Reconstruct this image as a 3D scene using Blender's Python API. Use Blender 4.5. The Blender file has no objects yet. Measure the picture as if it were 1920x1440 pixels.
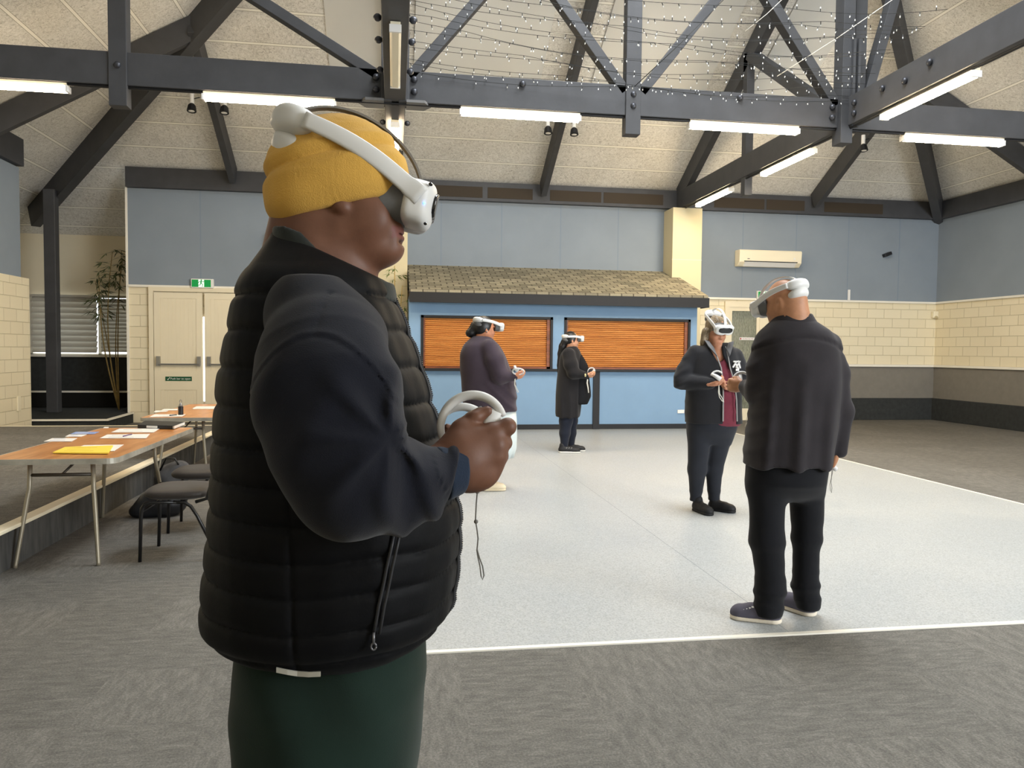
import bpy, bmesh, math, random
import numpy as np
from mathutils import Vector, Matrix
random.seed(7)
SC = bpy.context.scene
COL = SC.collection

# ---------------------------------------------------------------- camera
PITCH, YAW, ROLL, FPX, CAMH = 0.0446, 0.1542, -0.0102, 1422.0, 1.43

def cam_axes():
    cy, sy = math.cos(YAW), math.sin(YAW)
    fwd = np.array([sy*math.cos(PITCH), cy*math.cos(PITCH), -math.sin(PITCH)])
    right = np.array([cy, -sy, 0.0])
    down = np.cross(fwd, right)
    c, s = math.cos(ROLL), math.sin(ROLL)
    return c*right+s*down, -s*right+c*down, fwd

AX, AY, AZ = cam_axes()
cam_data = bpy.data.cameras.new('camera')
cam_data.sensor_width = 36.0
cam_data.lens = 36.0*FPX/1920.0
cam_data.clip_start = 0.05
cam_data.clip_end = 200
cam = bpy.data.objects.new('camera', cam_data)
COL.objects.link(cam)
mw = Matrix.Identity(4)
for i in range(3):
    mw[i][0] = AX[i]; mw[i][1] = -AY[i]; mw[i][2] = -AZ[i]
mw[2][3] = CAMH
cam.matrix_world = mw
SC.camera = cam

# ---------------------------------------------------------------- world, exposure, large lights
SC.view_settings.view_transform = 'Standard'
SC.view_settings.look = 'None'
SC.view_settings.gamma = 1.0
SC.view_settings.exposure = 0.85
SC.view_settings.use_curve_mapping = False
world = bpy.data.worlds.new('daylight')
SC.world = world
world.use_nodes = True
_bg = world.node_tree.nodes['Background']
_bg.inputs[0].default_value = (0.86, 0.93, 1.0, 1)
_bg.inputs[1].default_value = 1.6

def area_light(name, loc, size, size_y, power, color, target):
    d = bpy.data.lights.new(name, 'AREA')
    d.shape = 'RECTANGLE'; d.size = size; d.size_y = size_y
    d.energy = power; d.color = color
    o = bpy.data.objects.new(name, d); COL.objects.link(o)
    o.location = loc
    o.rotation_euler = (Vector(target)-Vector(loc)).to_track_quat('-Z', 'Y').to_euler()
    return o

# the roof light over the dance floor, and the tall window behind the camera to the right
area_light('skylight', (2.915, 6.26, 8.7), 3.1, 3.1, 400, (0.95, 0.98, 1.0), (2.915, 6.26, 0))
area_light('window_daylight', (8.2, -2.4, 2.6), 4.8, 2.6, 520, (0.92, 0.96, 1.0), (4.5, 9.0, 5.0))

# ---------------------------------------------------------------- materials
def lin(c):
    out = []
    for v in c[:3]:
        v = v/255.0
        out.append(v/12.92 if v <= 0.04045 else ((v+0.055)/1.055)**2.4)
    return (out[0], out[1], out[2], 1.0)

class MatB:
    def __init__(s, name, rough=0.7, spec=0.3, metal=0.0):
        s.m = bpy.data.materials.new(name); s.m.use_nodes = True
        s.nt = s.m.node_tree; s.n = s.nt.nodes; s.l = s.nt.links
        s.b = s.n['Principled BSDF']
        s.b.inputs['Roughness'].default_value = rough
        s.b.inputs['Specular IOR Level'].default_value = spec
        s.b.inputs['Metallic'].default_value = metal
        s.co = None
    def coord(s, scale=(1, 1, 1), rot=(0, 0, 0), out='Object', loc=(0, 0, 0)):
        t = s.n.new('ShaderNodeTexCoord'); mp = s.n.new('ShaderNodeMapping')
        mp.inputs['Scale'].default_value = scale; mp.inputs['Rotation'].default_value = rot
        mp.inputs['Location'].default_value = loc
        s.l.new(t.outputs[out], mp.inputs[0]); return mp.outputs[0]
    def sep(s, v):
        x = s.n.new('ShaderNodeSeparateXYZ'); s.l.new(v, x.inputs[0]); return x.outputs
    def comb(s, x, y, z=0.0):
        c = s.n.new('ShaderNodeCombineXYZ')
        for i, v in enumerate((x, y, z)): s.put(v, c.inputs[i])
        return c.outputs[0]
    def put(s, v, sock):
        if isinstance(v, (int, float)): sock.default_value = v
        elif isinstance(v, tuple): sock.default_value = v
        else: s.l.new(v, sock)
    def math(s, op, a, b=0.0, c=None, clamp=False):
        x = s.n.new('ShaderNodeMath'); x.operation = op; x.use_clamp = clamp
        s.put(a, x.inputs[0]); s.put(b, x.inputs[1])
        if c is not None: s.put(c, x.inputs[2])
        return x.outputs[0]
    def noise(s, vec, scale, detail=3.0, rough=0.55, dist=0.0):
        x = s.n.new('ShaderNodeTexNoise'); s.l.new(vec, x.inputs['Vector'])
        x.inputs['Scale'].default_value = scale; x.inputs['Detail'].default_value = detail
        x.inputs['Roughness'].default_value = rough; x.inputs['Distortion'].default_value = dist
        return x.outputs['Fac']
    def white(s, vec):
        x = s.n.new('ShaderNodeTexWhiteNoise'); x.noise_dimensions = '3D'; s.l.new(vec, x.inputs['Vector']); return x.outputs['Value']
    def ramp(s, fac, stops):
        x = s.n.new('ShaderNodeValToRGB'); s.put(fac, x.inputs[0])
        e = x.color_ramp.elements
        while len(e) > len(stops): e.remove(e[-1])
        while len(e) < len(stops): e.new(0.5)
        for k, (p, c) in zip(e, stops): k.position = p; k.color = c if len(c) == 4 else (c[0], c[1], c[2], 1)
        return x.outputs[0]
    def mix(s, fac, a, b, mode='MIX'):
        x = s.n.new('ShaderNodeMix'); x.data_type = 'RGBA'; x.blend_type = mode
        s.put(fac, x.inputs[0]); s.put(a, x.inputs[6]); s.put(b, x.inputs[7]); return x.outputs[2]
    def color(s, v):
        s.put(v, s.b.inputs['Base Color']); return s
    def bump(s, h, strength=0.3, dist=0.01):
        x = s.n.new('ShaderNodeBump'); x.inputs['Strength'].default_value = strength
        x.inputs['Distance'].default_value = dist; s.l.new(h, x.inputs['Height'])
        s.l.new(x.outputs[0], s.b.inputs['Normal']); return s
    def emit(s, c, strength):
        s.b.inputs['Emission Color'].default_value = c; s.b.inputs['Emission Strength'].default_value = strength; return s

def plain(name, rgb, rough=0.6, spec=0.3, metal=0.0, var=0.0, vscale=6.0, bump=0.0, bscale=60.0):
    m = MatB(name, rough, spec, metal)
    c = lin(rgb)
    if var > 0:
        v = m.coord()
        f = m.noise(v, vscale, 4)
        m.color(m.ramp(f, [(0.3, tuple(x*(1-var) for x in c[:3])), (0.7, tuple(min(1, x*(1+var)) for x in c[:3]))]))
    else:
        m.color(c)
    if bump > 0:
        m.bump(m.noise(m.coord(), bscale, 3), bump, 0.004)
    return m.m

M = {}
M['timber'] = plain('dark_painted_timber', (66, 67, 70), 0.55, 0.35, var=0.12, vscale=4, bump=0.15, bscale=30)
M['black'] = plain('black_paint', (28, 28, 30), 0.5, 0.3)
M['steel'] = plain('dull_steel', (150, 150, 148), 0.4, 0.5, 0.7)
M['bolt'] = plain('bolt_steel', (70, 72, 78), 0.4, 0.5, 0.6)
M['blue'] = plain('blue_wall_lining', (134, 144, 154), 0.85, 0.15, var=0.04, vscale=1.5)
M['blue_bar'] = plain('bright_blue_paint', (126, 158, 190), 0.6, 0.25, var=0.03, vscale=2)
M['cream'] = plain('cream_paint', (232, 222, 196), 0.6, 0.25, var=0.02, vscale=2)
M['white_trim'] = plain('white_trim_paint', (236, 232, 220), 0.5, 0.3)
M['grey_wall'] = plain('grey_lining', (128, 124, 116), 0.9, 0.1, var=0.05, vscale=8)
M['panel'] = plain('smooth_ceiling_panel', (216, 217, 214), 0.8, 0.15, var=0.02, vscale=1)
M['white_plastic'] = plain('white_plastic', (232, 231, 228), 0.38, 0.4)
M['cream_plastic'] = plain('cream_plastic', (235, 226, 200), 0.4, 0.4)
M['grey_plastic'] = plain('grey_plastic', (112, 112, 112), 0.5, 0.35)
M['dark_plastic'] = plain('dark_plastic', (30, 31, 34), 0.4, 0.4)

def mk_block():
    m = MatB('painted_block', 0.65, 0.25)
    t = m.sep(m.coord())
    u = m.math('ADD', t[0], t[1])
    vec = m.comb(u, t[2])
    br = m.n.new('ShaderNodeTexBrick'); m.l.new(vec, br.inputs['Vector'])
    br.inputs['Scale'].default_value = 1.0
    br.inputs['Brick Width'].default_value = 0.4; br.inputs['Row Height'].default_value = 0.2
    br.inputs['Mortar Size'].default_value = 0.006; br.inputs['Mortar Smooth'].default_value = 0.4
    br.inputs['Color1'].default_value = lin((232, 222, 194)); br.inputs['Color2'].default_value = lin((228, 217, 188))
    br.inputs['Mortar'].default_value = lin((206, 195, 164))
    m.color(br.outputs['Color'])
    inv = m.math('SUBTRACT', 1.0, br.outputs['Fac'])
    h = m.math('ADD', inv, m.math('MULTIPLY', m.noise(m.coord(), 90, 2), 0.15))
    m.bump(h, 0.8, 0.010)
    return m.m
M['block'] = mk_block()

def mk_woodwool(axis, origin, period):
    m = MatB('woodwool_ceiling_' + 'xy'[axis], 0.95, 0.05)
    v = m.coord()
    t = m.sep(v)
    n = m.noise(m.coord((1, 1, 1)), 26, 6, 0.75, 1.2)
    base = m.ramp(n, [(0.34, lin((138, 136, 130))), (0.47, lin((218, 216, 209))), (0.62, lin((248, 247, 243)))])
    big = m.noise(m.coord(), 1.3, 3)
    base = m.mix(0.35, base, m.ramp(big, [(0.35, lin((214, 211, 203))), (0.65, lin((240, 238, 232)))]))
    q = m.math('FRACT', m.math('DIVIDE', m.math('SUBTRACT', t[axis], origin), period))
    aq = m.math('ABSOLUTE', m.math('SUBTRACT', q, 0.5))
    edge = m.math('LESS_THAN', aq, 0.045)
    base = m.mix(edge, base, lin((150, 146, 136)))
    line = m.math('LESS_THAN', aq, 0.034)
    base = m.mix(line, base, lin((250, 248, 240)))
    m.color(base)
    m.bump(m.math('SUBTRACT', n, m.math('MULTIPLY', line, 0.0)), 0.5, 0.01)
    return m.m
M['wool_far'] = mk_woodwool(1, 15.10+0.26, 0.517)
M['wool_side'] = mk_woodwool(0, -5.92, 0.517)

def mk_carpet():
    m = MatB('grey_carpet_tiles', 0.97, 0.05)
    v = m.coord()
    t = m.sep(v)
    cell = m.comb(m.math('FLOOR', m.math('DIVIDE', m.math('ADD', t[0], 0.21), 0.5)), m.math('FLOOR', m.math('DIVIDE', t[1], 0.5)))
    r = m.white(cell)
    sx = m.noise(m.coord((5, 17, 1)), 1.7, 7, 0.72, 0.4)
    sy = m.noise(m.coord((17, 5, 1)), 1.7, 7, 0.72, 0.4)
    st = m.mix(m.math('GREATER_THAN', r, 0.62), sx, sy)
    fine = m.noise(m.coord(), 110, 4, 0.8)
    k = m.math('ADD', m.math('MULTIPLY', st, 0.55), m.math('MULTIPLY', fine, 0.75))
    k = m.math('ADD', k, m.math('MULTIPLY', m.math('SUBTRACT', r, 0.5), 0.05))
    m.color(m.ramp(k, [(0.46, lin((86, 85, 81))), (0.65, lin((110, 108, 103))), (0.84, lin((137, 134, 128)))]))
    m.bump(fine, 0.5, 0.006)
    return m.m
M['carpet'] = mk_carpet()

def mk_riser():
    m = MatB('dark_carpet_riser', 0.97, 0.05)
    n = m.noise(m.coord((7, 7, 1.2)), 2.0, 4, 0.6)
    m.color(m.ramp(n, [(0.3, lin((66, 66, 65))), (0.75, lin((94, 93, 90)))]))
    m.bump(m.noise(m.coord(), 150, 2), 0.4, 0.005)
    return m.m
M['riser'] = mk_riser()
M['dark_carpet'] = plain('charcoal_carpet', (58, 60, 60), 0.97, 0.05, var=0.15, vscale=12, bump=0.4, bscale=150)

def mk_vinyl():
    m = MatB('speckled_vinyl', 0.34, 0.35)
    v = m.coord(); t = m.sep(v)
    sp = m.noise(v, 120, 2, 0.6)
    c = m.ramp(sp, [(0.36, lin((142, 146, 147))), (0.5, lin((168, 172, 174))), (0.68, lin((184, 188, 188)))])
    big = m.noise(v, 0.9, 4)
    c = m.mix(0.25, c, m.ramp(big, [(0.35, lin((160, 166, 170))), (0.65, lin((184, 184, 180)))]))
    q = m.math('FRACT', m.math('DIVIDE', t[0], 4.0))
    seam = m.math('LESS_THAN', m.math('ABSOLUTE', m.math('SUBTRACT', q, 0.5)), 0.0006)
    c = m.mix(seam, c, lin((120, 126, 132)))
    m.color(c)
    rr = m.math('ADD', 0.28, m.math('MULTIPLY', big, 0.2)); m.l.new(rr, m.b.inputs['Roughness'])
    return m.m
M['vinyl'] = mk_vinyl()

def mk_wood(name, c0, c1, c2, scale, stretch, rough=0.45):
    m = MatB(name, rough, 0.4)
    n = m.noise(m.coord(stretch), scale, 6, 0.6, 0.6)
    m.color(m.ramp(n, [(0.3, lin(c0)), (0.52, lin(c1)), (0.75, lin(c2))]))
    return m.m
M['shutter'] = mk_wood('orange_stained_slats', (168, 100, 44), (204, 134, 66), (226, 160, 88), 1.4, (0.8, 1, 30))
M['shutter_dark'] = mk_wood('brown_stained_timber', (96, 50, 24), (128, 68, 32), (150, 84, 44), 2, (1, 1, 10))
M['table_top'] = mk_wood('varnished_plywood', (176, 112, 58), (202, 138, 78), (220, 160, 100), 3.0, (6, 0.8, 1), 0.28)

def mk_shingle():
    m = MatB('asphalt_shingles', 0.95, 0.05)
    t = m.sep(m.coord())
    vec = m.comb(t[0], m.math('MULTIPLY', t[1], 1.08))
    br = m.n.new('ShaderNodeTexBrick'); m.l.new(vec, br.inputs['Vector'])
    br.inputs['Scale'].default_value = 1.0; br.inputs['Brick Width'].default_value = 0.22; br.inputs['Row Height'].default_value = 0.14
    br.inputs['Mortar Size'].default_value = 0.012; br.inputs['Mortar Smooth'].default_value = 0.2; br.inputs['Bias'].default_value = 0.0
    br.inputs['Color1'].default_value = lin((172, 165, 142)); br.inputs['Color2'].default_value = lin((116, 112, 98))
    br.inputs['Mortar'].default_value = lin((72, 67, 58))
    br.offset_frequency = 2
    n = m.noise(m.coord(), 60, 3)
    m.color(m.mix(0.25, br.outputs['Color'], m.ramp(n, [(0.3, lin((90, 86, 74))), (0.7, lin((176, 168, 146)))])))
    m.bump(m.math('SUBTRACT', 1.0, br.outputs['Fac']), 0.6, 0.02)
    return m.m
M['shingle'] = mk_shingle()

def emitter(name, rgb, strength):
    m = MatB(name, 0.5, 0.2); m.color(lin(rgb)); m.emit(lin(rgb), strength); return m.m
M['tube_on'] = emitter('lit_tube', (255, 230, 192), 50.0)
M['fairy'] = plain('fairy_bulb', (240, 242, 240), 0.2, 0.6)

# ---------------------------------------------------------------- mesh helpers
class MB:
    def __init__(s): s.v = []; s.f = []; s.mi = []
    def add(s, verts, faces, mi=0):
        o = len(s.v); s.v += [tuple(float(c) for c in p) for p in verts]
        for f in faces: s.f.append(tuple(i+o for i in f)); s.mi.append(mi)
        return s
    def box(s, x0, x1, y0, y1, z0, z1, mi=0):
        v = [(x0, y0, z0), (x1, y0, z0), (x1, y1, z0), (x0, y1, z0), (x0, y0, z1), (x1, y0, z1), (x1, y1, z1), (x0, y1, z1)]
        return s.add(v, [(0, 3, 2, 1), (4, 5, 6, 7), (0, 1, 5, 4), (1, 2, 6, 5), (2, 3, 7, 6), (3, 0, 4, 7)], mi)
    def obox(s, c, ax, ay, az, hx, hy, hz, mi=0):
        c = np.array(c, float); v = []
        for sx, sy, sz in ((-1, -1, -1), (1, -1, -1), (1, 1, -1), (-1, 1, -1), (-1, -1, 1), (1, -1, 1), (1, 1, 1), (-1, 1, 1)):
            v.append(c+np.array(ax)*hx*sx+np.array(ay)*hy*sy+np.array(az)*hz*sz)
        return s.add(v, [(0, 3, 2, 1), (4, 5, 6, 7), (0, 1, 5, 4), (1, 2, 6, 5), (2, 3, 7, 6), (3, 0, 4, 7)], mi)
    def beam(s, p0, p1, w, h, up=(0, 0, 1), drop=0.0, mi=0):
        p0 = np.array(p0, float); p1 = np.array(p1, float); d = p1-p0; L = np.linalg.norm(d); d /= L
        sd = np.cross(d, up); sd /= np.linalg.norm(sd); u = np.cross(sd, d)
        return s.obox((p0+p1)/2-u*drop, d, sd, u, L/2, w/2, h/2, mi)
    def quad(s, *p, mi=0): return s.add(p, [tuple(range(len(p)))], mi)
    def prism(s, poly, d, mi=0):
        n = len(poly); d = np.array(d, float); a = [np.array(p, float) for p in poly]
        s.add(a+[p+d for p in a], [tuple(range(n))[::-1], tuple(range(n, 2*n))]+[(i, (i+1) % n, n+(i+1) % n, n+i) for i in range(n)], mi)
        return s
    def tube(s, path, r, n=8, cap=True, mi=0, flat=None):
        P = [np.array(p, float) for p in path]; m = len(P)
        R = [r]*m if isinstance(r, (int, float)) else list(r)
        ref = None; rings = []
        for i in range(m):
            d = P[min(i+1, m-1)]-P[max(i-1, 0)]; d /= (np.linalg.norm(d)+1e-12)
            if ref is None:
                ref = np.cross(d, (0.3, 0.2, 1)) if abs(d[2]) < 0.95 else np.cross(d, (1, 0, 0))
            ref = ref-d*np.dot(ref, d); ref /= np.linalg.norm(ref); b = np.cross(d, ref)
            rings.append([P[i]+R[i]*(math.cos(2*math.pi*k/n)*ref+math.sin(2*math.pi*k/n)*b) for k in range(n)])
        v = [p for q in rings for p in q]; f = []
        for i in range(m-1):
            for k in range(n):
                f.append((i*n+k, i*n+(k+1) % n, (i+1)*n+(k+1) % n, (i+1)*n+k))
        if cap: f.append(tuple(range(n))[::-1]); f.append(tuple((m-1)*n+k for k in range(n)))
        return s.add(v, f, mi)
    def ball(s, c, r, nu=8, nv=6, mi=0):
        rr = (r, r, r) if isinstance(r, (int, float)) else r
        v = [(c[0], c[1], c[2]+rr[2])]; f = []
        for j in range(1, nv):
            th = math.pi*j/nv
            for k in range(nu):
                ph = 2*math.pi*k/nu
                v.append((c[0]+rr[0]*math.sin(th)*math.cos(ph), c[1]+rr[1]*math.sin(th)*math.sin(ph), c[2]+rr[2]*math.cos(th)))
        v.append((c[0], c[1], c[2]-rr[2])); last = len(v)-1
        for k in range(nu): f.append((0, 1+k, 1+(k+1) % nu)); f.append((last, last-nu+(k+1) % nu, last-nu+k))
        for j in range(nv-2):
            for k in range(nu):
                a = 1+j*nu+k; b = 1+j*nu+(k+1) % nu; f.append((a, a+nu, b+nu, b))
        return s.add(v, f, mi)
    def build(s, name, mats, parent=None, smooth=False, bevel=0.0, origin=None):
        me = bpy.data.meshes.new(name)
        V = s.v
        if origin is not None:
            V = [(p[0]-origin[0], p[1]-origin[1], p[2]-origin[2]) for p in V]
        me.from_pydata(V, [], s.f); me.validate()
        if not isinstance(mats, (list, tuple)): mats = [mats]
        for m in mats: me.materials.append(m)
        if len(mats) > 1 and len(me.polygons) == len(s.mi): me.polygons.foreach_set('material_index', s.mi)
        if smooth: me.polygons.foreach_set('use_smooth', [True]*len(me.polygons))
        me.update()
        o = bpy.data.objects.new(name, me); COL.objects.link(o)
        if origin is not None: o.location = origin
        if parent is not None: o.parent = parent
        if bevel > 0:
            b = o.modifiers.new('bevel', 'BEVEL'); b.width = bevel; b.segments = 2; b.limit_method = 'ANGLE'; b.angle_limit = 0.7
        return o

def thing(name, label, cat, loc=(0, 0, 0), rz=0.0, group=None):
    o = bpy.data.objects.new(name, None); COL.objects.link(o)
    o.location = loc; o.rotation_euler = (0, 0, rz); o.empty_display_size = 0.1
    return tag(o, label, cat, group)
def tag(o, label, cat, group=None):
    o['label'] = label; o['category'] = cat
    if group: o['group'] = group
    return o
def struct(o): o['kind'] = 'structure'; return o
def dup(root, loc=None, rz=None, label=None, group=None):
    r = root.copy(); COL.objects.link(r)
    if loc is not None: r.location = loc
    if rz is not None: r.rotation_euler = (0, 0, rz)
    if label: r['label'] = label
    if group: r['group'] = group
    for ch in list(root.children):
        c = ch.copy(); COL.objects.link(c); c.parent = r
        for g in list(ch.children):
            d = g.copy(); COL.objects.link(d); d.parent = c
    return r
# ---------------------------------------------------------------- structure: floors
XL, XR, YB, YF = -5.92, 11.75, -2.6, 15.09
EAVE, PITCHR = 4.72, 0.56
def S(name, mb, mat, **k): return struct(mb.build(name, mat, **k))
S('floor', MB().box(-9, 12.2, YB-0.3, 17.2, -0.12, 0.0), M['carpet'])
S('floor_dance', MB().box(-0.05, 5.95, 3.54, 13.6, 0.0, 0.004), M['vinyl'])
S('trim_dance_floor_front', MB().box(-0.08, 5.98, 3.515, 3.545, 0.0, 0.008), M['white_trim'])
S('trim_dance_floor_side', MB().box(5.945, 5.975, 3.515, 13.5, 0.0, 0.008), M['white_trim'])
# raised carpeted platform on the left
S('floor_platform', MB().box(-5.9, -2.47, YB, 11.66, 0.0, 0.28), M['carpet'])
S('trim_platform_riser', MB().box(-2.47, -2.43, YB, 11.66, 0.0, 0.265), M['riser'])
S('trim_platform_nosing', MB().box(-2.47, -2.375, YB, 11.68, 0.262, 0.288).box(-5.9, -2.47, 11.64, 11.68, 0.268, 0.286), M['cream'], bevel=0.006)

# ---------------------------------------------------------------- structure: walls
S('wall_far', MB().box(-4.88, XR+0.3, YF, YF+0.2, 0.0, 2.57), M['block'])
S('wall_far_upper', MB().box(-4.88, XR+0.3, YF-0.025, YF+0.2, 2.57, 4.36), M['blue'])
tw = MB()
for x in (-3.6, -2.3, -1.0, 0.9, 2.1, 3.3, 4.5, 7.2, 8.4, 9.6, 10.8):
    tw.box(x-0.004, x+0.004, YF-0.027, YF-0.02, 2.58, 4.35)
S('trim_wall_seams', tw, plain('seam_grey', (116, 132, 152), 0.9))
S('trim_far_rail', MB().box(-4.88, XR, YF-0.05, YF, 2.535, 2.575), M['white_trim'])
S('trim_far_corner', MB().box(-4.92, -4.88, YF-0.03, YF+0.2, 0.0, 4.36), M['white_trim'])
S('wall_right', MB().box(XR, XR+0.25, YB, YF+0.2, 0.0, 2.57), M['block'])
S('wall_right_upper', MB().box(XR-0.02, XR+0.25, YB, YF+0.2, 2.57, 4.36), M['blue'])
S('trim_right_rail', MB().box(XR-0.05, XR, YB, YF, 2.535, 2.575), M['white_trim'])
# grey lining below the block on the right, with its ledge and the carpeted plinth
S('wall_far_lining', MB().box(7.75, XR, YF-0.012, YF, 0.0, 1.15), M['grey_wall'])
S('wall_right_lining', MB().box(XR-0.012, XR, YB, YF, 0.0, 1.15), M['grey_wall'])
S('trim_ledge', MB().box(7.75, XR, YF-0.06, YF, 1.15, 1.20).box(XR-0.06, XR, YB, YF, 1.15, 1.20), M['white_trim'], bevel=0.006)
S('trim_plinth', MB().box(7.75, XR, YF-0.10, YF-0.01, 0.0, 0.47).box(XR-0.10, XR-0.01, YB, YF, 0.0, 0.47), M['dark_carpet'], bevel=0.01)
# left wall and the alcove behind it
S('wall_left', MB().box(XL-0.25, XL, YB, 13.56, 0.0, 2.52), M['block'])
S('wall_left_upper', MB().box(XL-0.25, XL-0.05, YB, 13.40, 2.52, 4.28), M['blue'])
S('wall_alcove', MB().box(-9.2, -4.7, 16.9, 17.1, 2.46, 4.2).box(-9.2, -4.7, 16.9, 17.1, 0.0, 1.24).box(-9.2, -7.3, 16.9, 17.1, 1.24, 2.46), M['cream'])
S('wall_alcove_right', MB().box(-4.9, -4.7, YF+0.2, 17.0, 0.0, 4.3), M['cream'])
S('wall_alcove_left', MB().box(-9.2, -9.0, 13.4, 17.0, 0, 4.3), M['cream'])
S('wall_alcove_near', MB().box(-9.2, -6.17, 13.3, 13.4, 0, 4.3), M['cream'])
S('wall_alcove_dado', MB().box(-9.0, -4.9, 16.82, 16.9, 0.0, 1.20), M['dark_carpet'])
S('trim_alcove_bench', MB().box(-9.0, -4.9, 16.4, 16.82, 0.2, 0.50), plain('near_black_carpet', (34, 34, 33), 0.97, 0.05))
S('trim_alcove_bench_nosing', MB().box(-9.0, -4.9, 16.37, 16.41, 0.49, 0.525), M['white_trim'])
S('trim_alcove_sill', MB().box(-7.4, -4.9, 16.75, 16.9, 1.20, 1.25), M['white_trim'])
S('floor_alcove', MB().prism([(-9, 13.62, 0), (-4.78, 13.62, 0), (-4.83, 15.05, 0), (-4.9, 17, 0), (-9, 17, 0)], (0, 0, 0.19)), M['dark_carpet'])
S('trim_alcove_nosing', MB().beam((-9, 13.61, 0.188), (-4.76, 13.61, 0.188), 0.04, 0.03).beam((-4.77, 13.6, 0.188), (-4.83, 15.07, 0.188), 0.04, 0.03), M['white_trim'])
# walls behind the camera close the hall, with one large window opening on the right
S('wall_back', MB().box(XL, 5.8, YB-0.2, YB, 0, 4.4).box(10.8, XR, YB-0.2, YB, 0, 4.4).box(5.8, 10.8, YB-0.2, YB, 0, 1.2).box(5.8, 10.8, YB-0.2, YB, 4.0, 4.4), M['cream'])

# ---------------------------------------------------------------- structure: ceiling
CX, CY = (XL+XR)/2, (YF+YB)/2
HS = 1.6; HALF = (XR-XL)/2
zt = EAVE+PITCHR*(HALF-HS)
t0, t1, u0, u1 = CX-HS, CX+HS, 6.255-HS, 6.255+HS
YN = 6.255-HALF
S('ceiling_far', MB().quad((XL, YF, EAVE), (t0, u1, zt), (t1, u1, zt), (XR, YF, EAVE)).quad((XL-1.91, 17.0, EAVE-PITCHR*1.91), (-4.7, 17.0, EAVE-PITCHR*1.91), (-4.7, YF, EAVE), (XL, YF, EAVE)), M['wool_far'])
S('ceiling_right', MB().quad((XR, YF, EAVE), (t1, u1, zt), (t1, u0, zt), (XR, YN, EAVE)), M['wool_side'])
S('ceiling_left', MB().quad((XL, YN, EAVE), (t0, u0, zt), (t0, u1, zt), (XL, YF, EAVE)).quad((XL, 13.2, EAVE), (XL, YF, EAVE), (XL-1.91, 17.0, EAVE-PITCHR*1.91), (XL-3.28, 17.0, EAVE-PITCHR*3.28), (XL-3.28, 13.2, EAVE-PITCHR*3.28)), M['wool_side'])
S('ceiling_near', MB().quad((XL, YN, EAVE), (XR, YN, EAVE), (t1, u0, zt), (t0, u0, zt)), M['wool_far'])
def far_z(y): return EAVE+PITCHR*(YF-y)
for a, b in ((-1.05, -0.12), (0.3, 2.42), (3.3, 5.35), (6.15, 7.15)):
    for y0, y1, in ((8.0, 12.8),):
        tl = a if b < 0 else a
        pn = MB().prism([(a, y1, far_z(y1)-0.035), (b, y1, far_z(y1)-0.035), (b, y0, far_z(y0)-0.035), (a, y0, far_z(y0)-0.035)], (0, 0, 0.03))
        S('ceiling_panel', pn, M['panel'])

# ---------------------------------------------------------------- structure: timber frame
def beam(name, *segs, mat=None, bevel=0.006):
    m = MB()
    for s in segs: m.beam(*s[0:4], **(s[4] if len(s) > 4 else {}))
    o = struct(m.build(name, mat or M['timber'], bevel=bevel)); return o
# wall plates
beam('beam_wall_plate', ((-4.88, YF-0.07, 4.535), (XR, YF-0.07, 4.535), 0.14, 0.37))
beam('beam_wall_plate', ((XR-0.07, YB, 4.535), (XR-0.07, YF, 4.535), 0.14, 0.37))
beam('beam_wall_plate', ((XL-0.05, YB, 4.52), (XL-0.05, 13.42, 4.52), 0.14, 0.44))
rec = MB()
for a, b in ((0.35, 1.7), (1.8, 2.7), (3.05, 4.1), (4.15, 5.4), (6.5, 7.6), (7.65, 8.5), (8.95, 10.3)):
    rec.box(a, b, YF-0.146, YF-0.139, 4.41, 4.62)
S('trim_plate_panels', rec, plain('brown_infill', (62, 54, 44), 0.8))
# chords
ZC, HC, WC = 4.49, 0.36, 0.15
beam('beam_cross_chord', ((XL, 9.15, ZC), (XR, 9.15, ZC), WC, HC))
beam('beam_depth_chord', ((0.0, YB, ZC+0.01), (0.0, 14.9, ZC+0.01), WC+0.09, HC+0.02))
beam('beam_depth_chord', ((5.75, YB, ZC+0.01), (5.75, 14.9, ZC+0.01), WC, HC))
beam('beam_cross_chord', ((XL, 3.35, ZC), (XR, 3.35, ZC), WC, HC))
cond = MB().tube([(XL, 9.11, 4.295), (XR, 9.11, 4.295)], 0.014, 6).tube([(5.71, 3, 4.29), (5.71, 14.5, 4.29)], 0.014, 6)
S('trim_conduit', cond, M['black'])
# rafters under the far slope
def rafter(p0, p1, w=0.11, h=0.34):
    m = MB().beam(p0, p1, w, h, drop=h/2)
    struct(m.build('rafter', M['timber'], bevel=0.006))
def fz(x, y): return min(EAVE+PITCHR*(YF-y), EAVE+PITCHR*(XR-x), EAVE+PITCHR*(x-XL))
for x in (-2.97, 0.0, 2.9, 5.75, 8.7):
    dx = min(x-XL, XR-x); yt = max(YF-dx, u1)
    rafter((x, 14.98, fz(x, 14.98)-0.02), (x, yt, fz(x, yt)-0.02), w=0.13 if x in (0.0, 5.75) else 0.11)
for y in (12.1, 9.15, 6.2, 3.35):
    dy = max(1.6, min(YF-y, 99)); xe = min(dy, HALF-HS)
    rafter((XR-0.08, y, EAVE+0.02), (XR-xe, y, EAVE+PITCHR*xe-0.02))
    rafter((XL+0.08, y, EAVE+0.02), (XL+xe, y, EAVE+PITCHR*xe-0.02))
for sx, x0, xt in ((1, XL, t0), (-1, XR, t1)):
    k = 1.05 if sx > 0 else 0.12
    rafter((x0-sx*k, YF+k, EAVE-PITCHR*k-0.02), (xt, u1, zt-0.02), w=0.17, h=0.42)
S('pillar_alcove', MB().box(-6.34, -6.14, 15.1, 15.28, 0.19, 4.28), M['timber'], bevel=0.01)
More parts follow.
